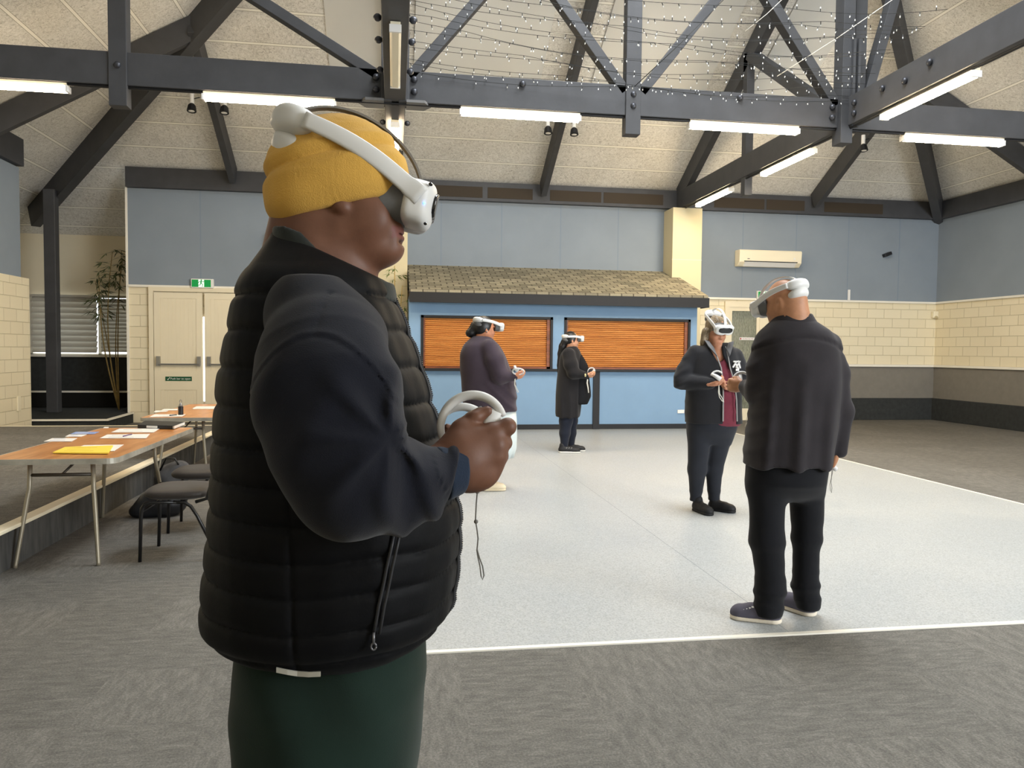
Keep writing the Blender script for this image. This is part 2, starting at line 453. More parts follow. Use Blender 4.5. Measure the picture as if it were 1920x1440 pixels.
# king posts and web members
def strut(name, p0, p1, w=0.13, h=0.17, up=(0, 0, 1)):
    struct(MB().beam(p0, p1, w, h, up=up).build(name, M['timber'], bevel=0.006))
Yc = 9.15
for x in (-3.02, 2.87, 8.7):
    strut('king_post', (x, Yc-0.02, 4.08), (x, Yc-0.02, fz(x, Yc)-0.1), 0.19, 0.15, up=(0, 1, 0))
strut('king_post', (5.66, Yc-0.06, 4.1), (5.66, Yc-0.06, 7.2), 0.16, 0.2, up=(0, 1, 0))
strut('king_post', (5.9, Yc+0.06, 4.32), (5.9, Yc+0.06, 7.2), 0.16, 0.2, up=(0, 1, 0))
strut('king_post', (-0.10, Yc-0.02, 4.3), (-0.10, Yc-0.02, 7.6), 0.12, 0.22, up=(0, 1, 0))
strut('king_post', (0.10, Yc-0.02, 4.3), (0.10, Yc-0.02, 7.6), 0.12, 0.22, up=(0, 1, 0))
for p0, p1 in (((0.16, 4.6), (1.5, 6.2)), ((2.78, 4.6), (1.5, 6.2)), ((2.98, 4.6), (4.28, 6.25)), ((5.58, 4.6), (4.35, 6.25)), ((-0.2, 4.6), (-2.9, 6.15)),
               ((5.96, 4.6), (6.42, 6.25))):
    strut('truss_strut', (p0[0], Yc, p0[1]), (p1[0], Yc, p1[1]), 0.12, 0.15, up=(0, 1, 0))
strut('truss_strut', (5.75, 9.4, 4.6), (5.75, 11.9, 6.3), 0.14, 0.17)
strut('king_post', (5.75, 11.95, 4.02), (5.75, 11.95, 6.35), 0.13, 0.15, up=(0, 1, 0))
beam('beam_top_chord', ((0.0, Yc, 6.35), (5.75, Yc, 6.35), 0.15, 0.3))
# steel plate and gusset at the crossing over the dance floor corner
gp = MB()
for sx in (-1, 1):
    gp.prism([(sx*0.13, Yc-0.14, 4.29), (sx*0.34, Yc-0.14, 4.29), (sx*0.42, Yc+0.02, 4.29), (sx*0.34, Yc+0.16, 4.29), (sx*0.13, Yc+0.16, 4.29)], (0, 0, 0.03))
S('trim_gusset_plate', gp, M['grey_plastic'])
S('trim_crossing_plate', MB().box(5.77, 5.80, Yc-0.20, Yc-0.15, 4.3, 5.4).box(5.70, 5.73, Yc-0.20, Yc-0.15, 4.3, 5.4), M['timber'])
bl = MB()
for x, z in ((0.22, 4.57), (0.22, 4.43), (-0.22, 4.57), (-0.22, 4.43), (2.87, 4.56), (2.87, 4.42), (5.5, 4.56), (5.5, 4.43), (1.5, 4.6), (4.25, 4.6), (-3.02, 4.52)):
    bl.ball((x, Yc-0.09, z), (0.04, 0.035, 0.04), 8, 6)
for y, z in ((8.85, 4.43), (8.3, 4.55), (7.9, 4.5), (7.5, 4.56), (8.85, 4.56)):
    bl.ball((5.66, y, z), (0.03, 0.04, 0.04), 8, 6)
for y in (6.6, 7.1, 7.6, 8.4, 9.6, 10.3):
    for sx in (-1, 1): bl.ball((sx*0.16, y, 4.42), (0.04, 0.035, 0.035), 8, 6)
S('trim_bolts', bl, M['bolt'], smooth=True)
# pilasters either side of the bar
M['pillar'] = plain('pillar_cream', (216, 204, 168), 0.6, 0.2)
S('pillar_right', MB().box(5.47, 6.08, 14.55, YF, 0, 4.30), M['pillar'])
S('trim_pillar_joint', MB().box(5.465, 6.085, 14.546, 14.6, 3.27, 3.275), M['white_trim'])
S('pillar_left', MB().box(-0.35, 0.24, 14.55, YF, 0, 4.30), M['pillar'])
# ---------------------------------------------------------------- the bar
BY = 13.42
bar = thing('bar_kiosk', 'bright blue bar kiosk under a shingled lean-to roof on the far wall', 'bar', (2.9, BY, 0))
def P(name, mb, mat, parent, **k):
    loc = parent.matrix_world.translation if parent.parent is None else None
    L = parent['_loc'] if '_loc' in parent else tuple(parent.location)
    return mb.build(name, mat, parent=parent, **k)
def part(name, mb, mat, parent, **k):
    """mesh given in world coordinates, parented to an unrotated thing"""
    L = parent.location
    q = parent
    off = [L[0], L[1], L[2]]
    while q.parent is not None:
        q = q.parent; off = [off[i]+q.location[i] for i in range(3)]
    mb.v = [(p[0]-off[0], p[1]-off[1], p[2]-off[2]) for p in mb.v]
    return mb.build(name, mat, parent=parent, **k)
fr = MB()
x0, x1 = 0.25, 5.55
op = [(0.46, 2.82), (3.03, 5.42)]
zb, ztp = 1.06, 2.03
fr.box(x0, x1, BY, BY+0.1, 0, zb).box(x0, x1, BY, BY+0.1, ztp, 2.36)
fr.box(x0, op[0][0], BY, BY+0.1, zb, ztp).box(op[0][1], op[1][0], BY, BY+0.1, zb, ztp).box(op[1][1], x1, BY, BY+0.1, zb, ztp)
fr.box(x1-0.1, x1, BY+0.1, 14.52, 0, 2.36).box(x0, x0+0.1, BY+0.1, 14.53, 0, 2.36)
part('front_panel', fr, M['blue_bar'], bar)
part('counter', MB().box(x0+0.13, x1-0.08, BY-0.10, BY+0.3, 1.055, 1.10), M['black'], bar, bevel=0.006)
part('base_strip', MB().box(x0, x1, BY-0.015, BY, 0, 0.095), M['black'], bar)
part('post', MB().box(3.58, 3.70, BY-0.03, BY, 0.0, 1.055), M['black'], bar)
rz = lambda y: 2.40+(y-13.12)*0.63/1.94
part('roof', MB().prism([(x0, 13.12, 2.40), (5.46, 13.12, 2.40), (5.46, YF-0.03, rz(YF-0.03)), (x0, YF-0.03, rz(YF-0.03))], (0, 0, 0.05)).prism([(5.46, 13.12, 2.40), (x1+0.08, 13.12, 2.40), (x1+0.08, 14.54, rz(14.54)), (5.46, 14.54, rz(14.54))], (0, 0, 0.05)), M['shingle'], bar)
part('fascia', MB().box(x0, x1+0.09, 13.09, 13.13, 2.235, 2.41).prism([(x1+0.06, 13.13, 2.235), (x1+0.09, 13.13, 2.235), (x1+0.09, 13.13, 2.40), (x1+0.06, 13.13, 2.40)], (0, 0.3, 0.0)).box(x0, x1+0.06, 13.13, BY+0.02, 2.30, 2.33), M['black'], bar)
for k, (a, b) in enumerate(op):
    t = 0.045
    c = MB(); n = 24; h = (ztp-t-1.135)/n
    for i in range(n):
        z = 1.135+i*h
        pts = [(a+t+0.03, BY+0.055, z), (a+t+0.03, BY+0.040, z+h*0.25), (a+t+0.03, BY+0.038, z+h*0.6), (a+t+0.03, BY+0.046, z+h*0.86), (a+t+0.03, BY+0.085, z+h*0.90), (a+t+0.03, BY+0.085, z+h)]
        d = (b-a-2*t-0.09, 0, 0)
        q = [np.array(p)+np.array(d) for p in pts]
        c.add(pts+q, [(j, j+6, j+7, j+1) for j in range(5)])
    sh = part('roller_shutter', c, M['shutter'], bar)
    sh['label'] = ['closed orange timber roller shutter of the left serving window', 'closed orange timber roller shutter of the right serving window'][k]
    f = MB()
    f.box(a, a+t, BY-0.02, BY+0.09, 1.10, ztp).box(b-t, b, BY-0.02, BY+0.09, 1.10, ztp).box(a, b, BY-0.02, BY+0.09, ztp-t, ztp)
    part('window_frame', f, M['black'], sh)
    g = MB().box(a+t, a+t+0.03, BY+0.01, BY+0.07, 1.1, ztp-t).box(b-t-0.06, b-t, BY+0.01, BY+0.07, 1.1, ztp-t).box(a+t, b-t, BY+0.01, BY+0.06, 1.10, 1.135)
    part('guide', g, M['shutter_dark'], sh)
tag(MB().box(5.20, 5.33, BY-0.02, BY, 0.29, 0.355).build('wall_socket', M['white_plastic'], bevel=0.004, origin=(5.265, BY-0.01, 0.32)), 'white double power socket low on the blue bar front', 'socket')

# ---------------------------------------------------------------- doors
def door_double():
    ww = YF
    fr = MB().box(-4.52, -4.44, ww-0.07, ww, 0, 2.5).box(-2.66, -2.58, ww-0.07, ww, 0, 2.5).box(-4.44, -2.66, ww-0.07, ww, 2.46, 2.5).box(-4.52, -2.58, ww-0.075, ww, 2.5, 2.54)
    d = struct(fr.build('door_1', M['cream']))
    d['label'] = 'cream double exit doors beside the alcove'
    for k, (a, b) in enumerate(((-4.43, -3.57), (-3.53, -2.67))):
        lf = MB().box(a, b, ww-0.055, ww-0.02, 0.01, 2.44)
        lf.box(a, a+0.11, ww-0.068, ww-0.055, 0.01, 2.44).box(b-0.11, b, ww-0.068, ww-0.055, 0.01, 2.44)
        lf.box(a+0.11, b-0.11, ww-0.068, ww-0.055, 2.33, 2.44).box(a+0.11, b-0.11, ww-0.068, ww-0.055, 0.62, 0.98)
        for i in range(9):
            x = a+0.11+(b-a-0.22)*(i+0.5)/9
            for z0, z1 in ((0.02, 0.62), (0.98, 2.33)):
                lf.box(x-(b-a-0.22)/18+0.006, x+(b-a-0.22)/18-0.006, ww-0.060, ww-0.055, z0, z1)
        o = lf.build('leaf', M['cream'], parent=d)
        pb = MB().tube([(a+0.08, ww-0.12, 1.10), (b-0.05, ww-0.12, 1.10)], 0.016, 8)
        pb.box(a+0.05, a+0.11, ww-0.13, ww-0.066, 1.07, 1.25).box(b-0.09, b-0.03, ww-0.13, ww-0.066, 1.07, 1.25)
        pb.build('push_bar', M['steel'], parent=d)
    MB().box(-3.565, -3.535, ww-0.03, ww-0.028, 0.4, 2.0).build('daylight_gap', emitter('daylight_gap', (240, 244, 255), 1.2), parent=d)
    return d
door_double()
def text_obj(s, size, mat, loc, rot, parent=None, name='lettering', ext=0.001, align='CENTER'):
    cu = bpy.data.curves.new(name, 'FONT'); cu.body = s; cu.size = size; cu.align_x = align; cu.align_y = 'CENTER'; cu.extrude = ext
    cu.resolution_u = 3
    cu.materials.append(mat)
    tmp = bpy.data.objects.new('tmp', cu); COL.objects.link(tmp)
    me = bpy.data.meshes.new_from_object(tmp.evaluated_get(bpy.context.evaluated_depsgraph_get()))
    bpy.data.objects.remove(tmp); bpy.data.curves.remove(cu)
    o = bpy.data.objects.new(name, me); COL.objects.link(o); o.location = loc; o.rotation_euler = rot
    if parent is not None: o.parent = parent
    return o
M['exit_green'] = emitter('exit_green', (20, 128, 62), 0.35)
M['sign_green'] = plain('sign_green', (22, 84, 54), 0.5)
M['sign_white'] = emitter('exit_white', (225, 240, 225), 0.55)
FX = (math.pi/2, 0, 0)
s = thing('door_sign', 'small green push bar sign with white lettering on the left door leaf', 'sign', (-4.0, YF-0.07, 0.83))
MB().box(-0.235, 0.235, -0.006, 0, -0.04, 0.04).build('plate', M['sign_green'], parent=s)
text_obj('Push bar to open', 0.052, M['white_plastic'], (0.035, -0.008, 0.0), FX, s)
MB().beam((-0.20, -0.008, -0.002), (-0.187, -0.008, -0.022), 0.004, 0.009).beam((-0.189, -0.008, -0.023), (-0.155, -0.008, 0.026), 0.004, 0.009).build('tick_mark', M['white_plastic'], parent=s)
def running_man(parent, x, z, k, y):
    m = MB()
    m.ball((x+0.004*k, y, z+0.062*k), (0.014*k, 0.003, 0.014*k), 8, 6)
    for a, b, w in (((0, 0.045), (-0.006, 0.0), 0.024), ((0, 0.042), (0.035, 0.025), 0.011), ((0.035, 0.025), (0.05, 0.04), 0.010), ((-0.004, 0.04), (-0.035, 0.035), 0.011), ((-0.035, 0.035), (-0.05, 0.012), 0.010),
                    ((-0.006, 0.004), (0.028, -0.02), 0.013), ((0.028, -0.02), (0.022, -0.062), 0.011), ((-0.006, 0.002), (-0.022, -0.035), 0.013), ((-0.022, -0.035), (-0.06, -0.04), 0.011)):
        m.beam((x+a[0]*k, y, z+a[1]*k), (x+b[0]*k, y, z+b[1]*k), 0.004, w*k, up=(0, 1, 0)) if False else m.obox((x+(a[0]+b[0])/2*k, y, z+(a[1]+b[1])/2*k), *seg_axes(a, b), math.dist(a, b)/2*k+0.003, 0.002, w*k/2)
    return m.build('running_figure', M['exit_green'], parent=parent)
def seg_axes(a, b):
    d = np.array([b[0]-a[0], 0, b[1]-a[1]]); d /= np.linalg.norm(d)
    return d, np.array([0, 1, 0]), np.array([-d[2], 0, d[0]])
def exit_sign(x, z, label, w=0.40):
    s = thing('exit_sign', label, 'exit sign', (x, YF-0.03, z), group='green exit signs')
    MB().box(-w/2, w/2, -0.07, 0, -0.085, 0.085).build('housing', M['white_plastic'], parent=s, bevel=0.004)
    MB().box(-w/2+0.015, w/2-0.045, -0.074, -0.07, -0.068, 0.068).build('face', M['exit_green'], parent=s)
    cx = -0.015
    MB().box(cx-0.05, cx+0.05, -0.076, -0.074, -0.066, 0.066).build('doorway_panel', M['sign_white'], parent=s)
    running_man(s, cx, 0.0, 0.95, -0.078)
    return s
exit_sign(-3.56, 2.62, 'green running figure exit sign above the cream double doors')
exit_sign(7.70, 2.64, 'green running figure exit sign above the lace curtained door', 0.36)
# glazed door with the lace curtain behind the standing man
dw = YF
fr = MB().box(6.83, 6.93, dw-0.06, dw, 0, 2.50).box(7.60, 7.78, dw-0.06, dw, 0, 2.50).box(6.93, 7.60, dw-0.06, dw, 2.38, 2.50)
d2 = struct(fr.build('door_2', M['cream']))
MB().box(6.93, 6.99, dw-0.045, dw-0.01, 0, 2.38).box(7.54, 7.60, dw-0.045, dw-0.01, 0, 2.38).box(6.99, 7.54, dw-0.045, dw-0.01, 2.30, 2.38).box(6.99, 7.54, dw-0.045, dw-0.01, 0, 0.25).build('leaf', M['cream'], parent=d2)
cu = MB(); n = 90
pts = [(7.0+0.54*i/n, dw-0.022+0.008*math.sin(i*1.3)+0.004*math.sin(i*0.37), 0.0) for i in range(n+1)]
cu.add([(p[0], p[1], 0.25) for p in pts]+[(p[0], p[1], 2.30) for p in pts], [(i, i+1, n+2+i, n+1+i) for i in range(n)])
ml = MB and MatB('lace_curtain', 0.9, 0.1); ml.color(ml.ramp(ml.noise(ml.coord((60, 1, 5)), 3, 3), [(0.35, lin((150, 150, 136))), (0.65, lin((214, 212, 196)))]))
cu.build('lace_curtain', ml.m, parent=d2)
MB().box(6.99, 7.54, dw-0.04, dw-0.036, 0.25, 2.30).build('glass', None or (lambda m: (m.b.inputs.__getitem__('Transmission Weight').__setattr__('default_value', 1.0), m.color((0.9, 0.93, 0.9, 1)), m.m)[2])(MatB('door_glass', 0.05, 0.5)), parent=d2)
s = thing('fire_door_sign', 'thin white strip sign with red dot across the lace curtained door', 'sign', (7.33, dw-0.05, 1.72))
MB().box(-0.17, 0.17, -0.004, 0, -0.028, 0.028).build('plate', M['white_plastic'], parent=s)
MB().ball((-0.14, -0.004, 0), (0.017, 0.003, 0.017)).build('red_dot', plain('sign_red', (170, 50, 40)), parent=s)
text_obj('Fire door keep shut', 0.03, plain('sign_text_red', (150, 60, 50)), (0.02, -0.0055, 0), FX, s)

# ---------------------------------------------------------------- wall fittings
def aircon(x, z, w, label):
    a = thing('air_conditioner', label, 'air conditioner', (x, YF-0.025, z), group='wall air conditioners')
    prof = [(0, -0.17), (-0.13, -0.17), (-0.22, -0.09), (-0.24, 0.13), (-0.22, 0.165), (0, 0.17)]
    MB().prism([(-w/2, y, zz) for y, zz in prof], (w, 0, 0)).build('case', M['cream_plastic'], parent=a, bevel=0.012)
    MB().prism([(-w/2+0.12, -0.128, -0.172), (-w/2+0.12, -0.14, -0.172), (-w/2+0.12, -0.235, -0.078), (-w/2+0.12, -0.222, -0.078)], (w-0.24, 0, 0)).build('louvre', M['white_plastic'], parent=a)
    MB().box(-w/2+0.10, w/2-0.10, -0.238, -0.225, -0.083, -0.066).build('outlet_slot', M['dark_plastic'], parent=a)
    MB().box(-w/2+0.17, -w/2+0.22, -0.236, -0.232, -0.03, -0.014).build('badge', M['grey_plastic'], parent=a)
    MB().ball((w/2-0.17, -0.236, 0.0), (0.02, 0.004, 0.02)).build('indicator', M['white_plastic'], parent=a)
aircon(7.72, 3.39, 1.38, 'cream wall mounted air conditioner on the blue wall right of the cream pillar')
aircon(-1.84, 3.42, 1.0, 'cream air conditioner half hidden behind the neck of the man in the beanie')
tag(MB().obox((10.48, YF-0.08, 3.57), (0.92, 0, 0.38), (0, 1, 0), (-0.38, 0, 0.92), 0.085, 0.05, 0.035).build('wall_speaker', M['dark_plastic'], bevel=0.006, origin=(10.48, YF-0.08, 3.57)), 'small tilted black box fixed high on the blue far wall', 'sensor')
tag(MB().box(9.615, 9.665, YF-0.05, YF-0.025, 2.56, 2.80).build('cable_duct', M['white_plastic'], bevel=0.004, origin=(9.64, YF-0.03, 2.68)), 'short white cable duct standing above the cream rail', 'duct')
s = thing('motion_sensor', 'cream box sensor in the corner of the block walls', 'sensor', (11.69, 15.05, 2.30))
MB().box(-0.06, 0.06, -0.05, 0.03, -0.075, 0.075).build('case', M['cream_plastic'], parent=s, bevel=0.012)
MB().ball((0, -0.045, -0.055), (0.045, 0.03, 0.03)).build('lens', plain('sensor_lens', (190, 176, 140)), parent=s, smooth=True)
tag(MB().box(-5.92, -5.895, 13.06, 13.16, 0.38, 0.62).build('wall_box', M['cream_plastic'], bevel=0.006, origin=(-5.9, 13.11, 0.5)), 'small cream box low on the block wall near the platform', 'socket')
tag(MB().box(-5.92, -5.90, 12.0, 12.13, 1.45, 1.68).build('wall_notice', plain('notice', (60, 58, 60)), origin=(-5.91, 12.06, 1.56)), 'dark notice on the left block wall at the picture edge', 'notice')

# ---------------------------------------------------------------- alcove window with blinds
wf = MB().box(-7.35, -4.95, 16.84, 16.9, 1.24, 1.27)
for x in (-7.33, -6.02, -4.93): wf.box(x-0.03, x+0.03, 16.84, 16.9, 1.24, 2.46)
w = struct(wf.build('window_1', M['white_trim']))
MB().box(-7.3, -4.95, 16.93, 16.935, 1.24, 2.46).build('pane', M['sign_white'] if False else emitter('overcast_daylight', (232, 238, 245), 1.2), parent=w)
M['blind'] = plain('grey_blind', (186, 182, 170), 0.6, 0.3)
for a, b, step, lab in ((-7.29, -6.06, 0.115, 'wide grey slatted blind beside the dark post'), (-5.98, -4.96, 0.078, 'grey slatted blind behind the bamboo stems')):
    v = thing('slatted_blind', lab, 'blind', ((a+b)/2, 16.80, 1.3), group='blinds of the alcove window')
    sl = MB(); z = 1.35
    while z < 2.42:
        sl.obox(((0), 0.0, z-1.3), (1, 0, 0), (0, 0.50, 0.866), (0, -0.866, 0.50), (b-a)/2, step*0.60, 0.004); z += step
    sl.build('slats', M['blind'], parent=v)
    MB().box(-(b-a)/2, (b-a)/2, -0.03, 0.03, 1.12, 1.17).build('head_rail', M['blind'], parent=v)

# ---------------------------------------------------------------- lights on the chords
def batten(loc, along_x, label, lit=True, L=1.45):
    b = thing('batten_light', label, 'light', loc, 0 if along_x else math.pi/2, group='linear ceiling lights')
    MB().box(-L/2, L/2, -0.045, 0.045, -0.034, 0.0).build('housing', M['cream_plastic'], parent=b, bevel=0.004)
    m = MB().prism([(-L/2, -0.040, -0.034), (-L/2, -0.052, -0.048), (-L/2, -0.048, -0.080), (-L/2, -0.03, -0.094), (-L/2, 0.03, -0.094), (-L/2, 0.048, -0.080), (-L/2, 0.052, -0.048), (-L/2, 0.040, -0.034)], (L, 0, 0))
    m.build('diffuser', M['tube_on'] if lit else M['cream_plastic'], parent=b)
    for sx in (-1, 1): MB().box(sx*L/2-0.012, sx*L/2+0.012, -0.053, 0.053, -0.096, -0.03).build('end_cap', M['white_plastic'], parent=b)
zb = 4.305
yb = 9.13
batten((-4.28, yb, zb), True, 'lit batten light at the left end of the cross beam')
batten((-1.41, yb, zb), True, 'lit batten light directly above the yellow beanie')
batten((1.49, yb, zb), True, 'lit batten light on the cross beam above the bar roof centre')
batten((4.34, yb, zb), True, 'lit batten light on the cross beam left of the beam crossing')
batten((7.27, yb, zb), True, 'lit batten light on the cross beam right of the beam crossing')
batten((5.75, 7.65, zb), False, 'largest lit batten light, on the rising beam nearest the camera at right')
batten((5.75, 10.64, zb), False, 'lit batten light just beyond the beam crossing')
batten((5.75, 13.25, zb), False, 'lit batten light at the far end of the beam above the cream pillar')
batten((0.0, 7.6, zb), False, 'unlit cream batten light under the plated beam above the headset', lit=False)
batten((0.0, 10.5, zb), False, 'lit batten light seen end on just above the headset visor')
f = thing('tube_light', 'small unlit white tube light across the dark rafter behind the fairy lights', 'light', (2.9, 12.55, 5.78))
MB().box(-0.27, 0.27, -0.04, 0.04, 0, 0.05).build('housing', M['white_plastic'], parent=f)
MB().tube([(-0.26, 0, -0.025), (0.26, 0, -0.025)], 0.025, 10).build('tube', M['white_plastic'], parent=f)
def spot(x, y, z, side, label):
    s = thing('spotlight', label, 'spotlight', (x, y, z), group='spotlights on the rafters')
    MB().tube([(0, 0, 0), (-side*0.12, 0, 0.03)], 0.008, 6).build('arm', M['black'], parent=s)
    MB().tube([(0, 0, 0.09), (0, 0, -0.09)], 0.035, 10).build('stem', M['white_plastic'], parent=s, smooth=False)
    MB().tube([(0, 0, -0.08), (0, -0.01, -0.11), (0, -0.03, -0.2)], [0.035, 0.06, 0.075], 12).build('head', M['black'], parent=s)
    MB().ball((0, -0.031, -0.2), (0.05, 0.05, 0.012)).build('lens', M['white_plastic'], parent=s)
spot(-3.22, 13.0, 5.4, -1, 'black spotlight on the left side of the rafter above the door wall')
spot(-2.72, 13.0, 5.4, 1, 'black spotlight on the right side of the rafter above the door wall')
spot(2.60, 13.0, 5.36, -1, 'black spotlight on the left of the rafter above the bar')
spot(3.06, 13.0, 5.36, 1, 'black spotlight on the right of the rafter above the bar')
spot(8.52, 13.0, 5.36, -1, 'black spotlight hanging right of the beam crossing')
# ---------------------------------------------------------------- soft shapes: a small distance-field modeller
# Figures are modelled in a frame turned with the view: u to the right, w away from the camera, z up (metres).
FHX, FHY = math.sin(YAW), math.cos(YAW)
def to_world(p):
    p = np.asarray(p, float)
    out = np.empty_like(p)
    out[..., 0] = p[..., 0]*FHY+p[..., 1]*FHX
    out[..., 1] = -p[..., 0]*FHX+p[..., 1]*FHY
    out[..., 2] = p[..., 2]
    return out
def V(px, py, D):
    d = (px-960)/FPX*AX+(py-720)/FPX*AY+AZ
    w = d[0]*FHX+d[1]*FHY
    d = d*(D/w)
    return np.array([d[0]*FHY-d[1]*FHX, D, d[2]+CAMH])

class Field:
    def __init__(s, lo, hi, h, fine=()):
        """lo, hi: corners; h: voxel; fine: list of (lo, hi, h) boxes where the grid is finer"""
        s.ax = []
        for i in range(3):
            pts = [lo[i]]
            while pts[-1] < hi[i]:
                hh = h
                for fl, fh, fhh in fine:
                    if fl[i]-1e-9 <= pts[-1] <= fh[i]: hh = min(hh, fhh)
                pts.append(pts[-1]+hh)
            s.ax.append(np.array(pts))
        s.F = np.full([len(a) for a in s.ax], 0.2, np.float32)
    def sl(s, lo, hi):
        r = []
        for i in range(3):
            a = np.searchsorted(s.ax[i], lo[i]); b = np.searchsorted(s.ax[i], hi[i])
            r.append(slice(max(0, a-1), min(len(s.ax[i]), b+1)))
        return tuple(r)
    def grid(s, q):
        return (s.ax[0][q[0]][:, None, None].astype(np.float32), s.ax[1][q[1]][None, :, None].astype(np.float32), s.ax[2][q[2]][None, None, :].astype(np.float32))
    def put(s, lo, hi, fn, k=0.0, op='u'):
        q = s.sl(lo, hi)
        if any(x.stop-x.start < 2 for x in q): return s
        d = fn(*s.grid(q)).astype(np.float32); F = s.F[q]
        if op == 's':
            d = -d
            if k > 0:
                hh = np.clip(0.5-0.5*(F-d)/k, 0, 1); s.F[q] = F*(1-hh)+d*hh+k*hh*(1-hh)
            else: s.F[q] = np.maximum(F, d)
        elif k > 0:
            hh = np.clip(0.5+0.5*(F-d)/k, 0, 1); s.F[q] = F*(1-hh)+d*hh-k*hh*(1-hh)
        else: s.F[q] = np.minimum(F, d)
        return s
    def cone(s, a, b, ra, rb, k=0.02, op='u', squash=None):
        a = np.asarray(a, float); b = np.asarray(b, float); m = max(ra, rb)+k+0.02
        lo = np.minimum(a, b)-m; hi = np.maximum(a, b)+m
        ba = b-a; bb = float(np.dot(ba, ba))+1e-12
        if squash is not None:
            n = np.asarray(squash[0], float); n /= np.linalg.norm(n); f = squash[1]
        def fn(X, Y, Z):
            x, y, z = X-a[0], Y-a[1], Z-a[2]
            t = np.clip((x*ba[0]+y*ba[1]+z*ba[2])/bb, 0, 1)
            x, y, z = x-t*ba[0], y-t*ba[1], z-t*ba[2]
            q = x*x+y*y+z*z
            if squash is not None:
                c = x*n[0]+y*n[1]+z*n[2]; q = q+c*c*(1/(f*f)-1)
            return np.sqrt(q+1e-12)-(ra+t*(rb-ra))
        return s.put(lo, hi, fn, k, op)
    def chain(s, pts, k=0.02, **kw):
        """pts: list of (point, radius)"""
        for (a, ra), (b, rb) in zip(pts[:-1], pts[1:]): s.cone(a, b, ra, rb, k, **kw)
        return s
    def ell(s, c, r, k=0.02, op='u', rot=None):
        c = np.asarray(c, float); r = np.asarray(r, float); m = r.max()+k+0.02
        R = np.eye(3) if rot is None else np.asarray(rot, float)
        def fn(X, Y, Z):
            x, y, z = X-c[0], Y-c[1], Z-c[2]
            p = [(R[i, 0]*x+R[i, 1]*y+R[i, 2]*z) for i in range(3)]
            k0 = np.sqrt((p[0]/r[0])**2+(p[1]/r[1])**2+(p[2]/r[2])**2+1e-12)
            k1 = np.sqrt((p[0]/r[0]**2)**2+(p[1]/r[1]**2)**2+(p[2]/r[2]**2)**2+1e-12)
            return k0*(k0-1)/k1
        return s.put(c-m, c+m, fn, k, op)
    def loft(s, rows, k=0.0, power=2.0, disp=None):
        """rows: (z, u_min, u_max, w_min, w_max) from top to bottom or reverse"""
        R = np.array(sorted(rows), float)
        lo = (R[:, 1].min()-0.06, R[:, 3].min()-0.06, R[0, 0]-0.06); hi = (R[:, 2].max()+0.06, R[:, 4].max()+0.06, R[-1, 0]+0.06)
        def fn(X, Y, Z):
            z = Z[0, 0]; f = lambda c: smooth_interp(z, R[:, 0], R[:, c])[None, None, :].astype(np.float32)
            cu, au = (f(1)+f(2))/2, (f(2)-f(1))/2; cw, aw = (f(3)+f(4))/2, (f(4)-f(3))/2
            p, q = np.abs(X-cu)/au, np.abs(Y-cw)/aw
            rr = (p**power+q**power+1e-9)**(1/power)
            g = np.sqrt((p/au)**2+(q/aw)**2+1e-9)/np.maximum(np.sqrt(p*p+q*q), 1e-4)
            d = (rr-1)/np.maximum(g, 1e-3)
            if disp is not None: d = d-disp(X, Y, Z, cu, cw)
            return np.maximum(d, np.maximum(Z-R[-1, 0], R[0, 0]-Z))
        return s.put(lo, hi, fn, k)
    def cut(s, point, normal, k=0.0):
        """remove everything on the side the normal points to"""
        n = np.asarray(normal, float); n /= np.linalg.norm(n); p = np.asarray(point, float)
        return s.put([a[0]-1 for a in s.ax], [a[-1]+1 for a in s.ax], lambda X, Y, Z: -((X-p[0])*n[0]+(Y-p[1])*n[1]+(Z-p[2])*n[2]), k, 's')
    def displace(s, fn, lo=None, hi=None):
        lo = lo if lo is not None else [a[0] for a in s.ax]; hi = hi if hi is not None else [a[-1] for a in s.ax]
        q = s.sl(lo, hi); s.F[q] = s.F[q]-fn(*s.grid(q)).astype(np.float32); return s
    def mesh(s):
        F = s.F.copy()
        for i in range(3):
            sl0 = [slice(None)]*3; sl0[i] = 0; F[tuple(sl0)] = np.maximum(F[tuple(sl0)], 1e-3)
            sl0[i] = -1; F[tuple(sl0)] = np.maximum(F[tuple(sl0)], 1e-3)
        neg = F < 0
        c = neg[:-1, :-1, :-1].astype(np.int8)
        n = c.copy()
        offs = [(i, j, k) for i in (0, 1) for j in (0, 1) for k in (0, 1)]
        for o in offs[1:]:
            n = n+neg[o[0]:neg.shape[0]-1+o[0], o[1]:neg.shape[1]-1+o[1], o[2]:neg.shape[2]-1+o[2]]
        act = (n > 0) & (n < 8)
        I, J, K = np.nonzero(act); N = len(I)
        idx = np.full(act.shape, -1, np.int64); idx[I, J, K] = np.arange(N)
        acc = np.zeros((N, 3)); cnt = np.zeros(N)
        for a in range(3):
            for o1 in (0, 1):
                for o2 in (0, 1):
                    o = [0, 0, 0]; b, cc = [x for x in range(3) if x != a]
                    o[b] = o1; o[cc] = o2; e = list(o); e[a] = 1
                    f0 = F[I+o[0], J+o[1], K+o[2]]; f1 = F[I+e[0], J+e[1], K+e[2]]
                    m = (f0 < 0) != (f1 < 0)
                    t = np.where(m, f0/np.where(m, f0-f1, 1), 0)
                    base = [s.ax[0][I+o[0]], s.ax[1][J+o[1]], s.ax[2][K+o[2]]]
                    ids = (I, J, K)[a]
                    base[a] = s.ax[a][ids]+t*(s.ax[a][ids+1]-s.ax[a][ids])
                    for q in range(3): acc[:, q] += np.where(m, base[q], 0)
                    cnt += m
        P = acc/cnt[:, None]
        quads = []
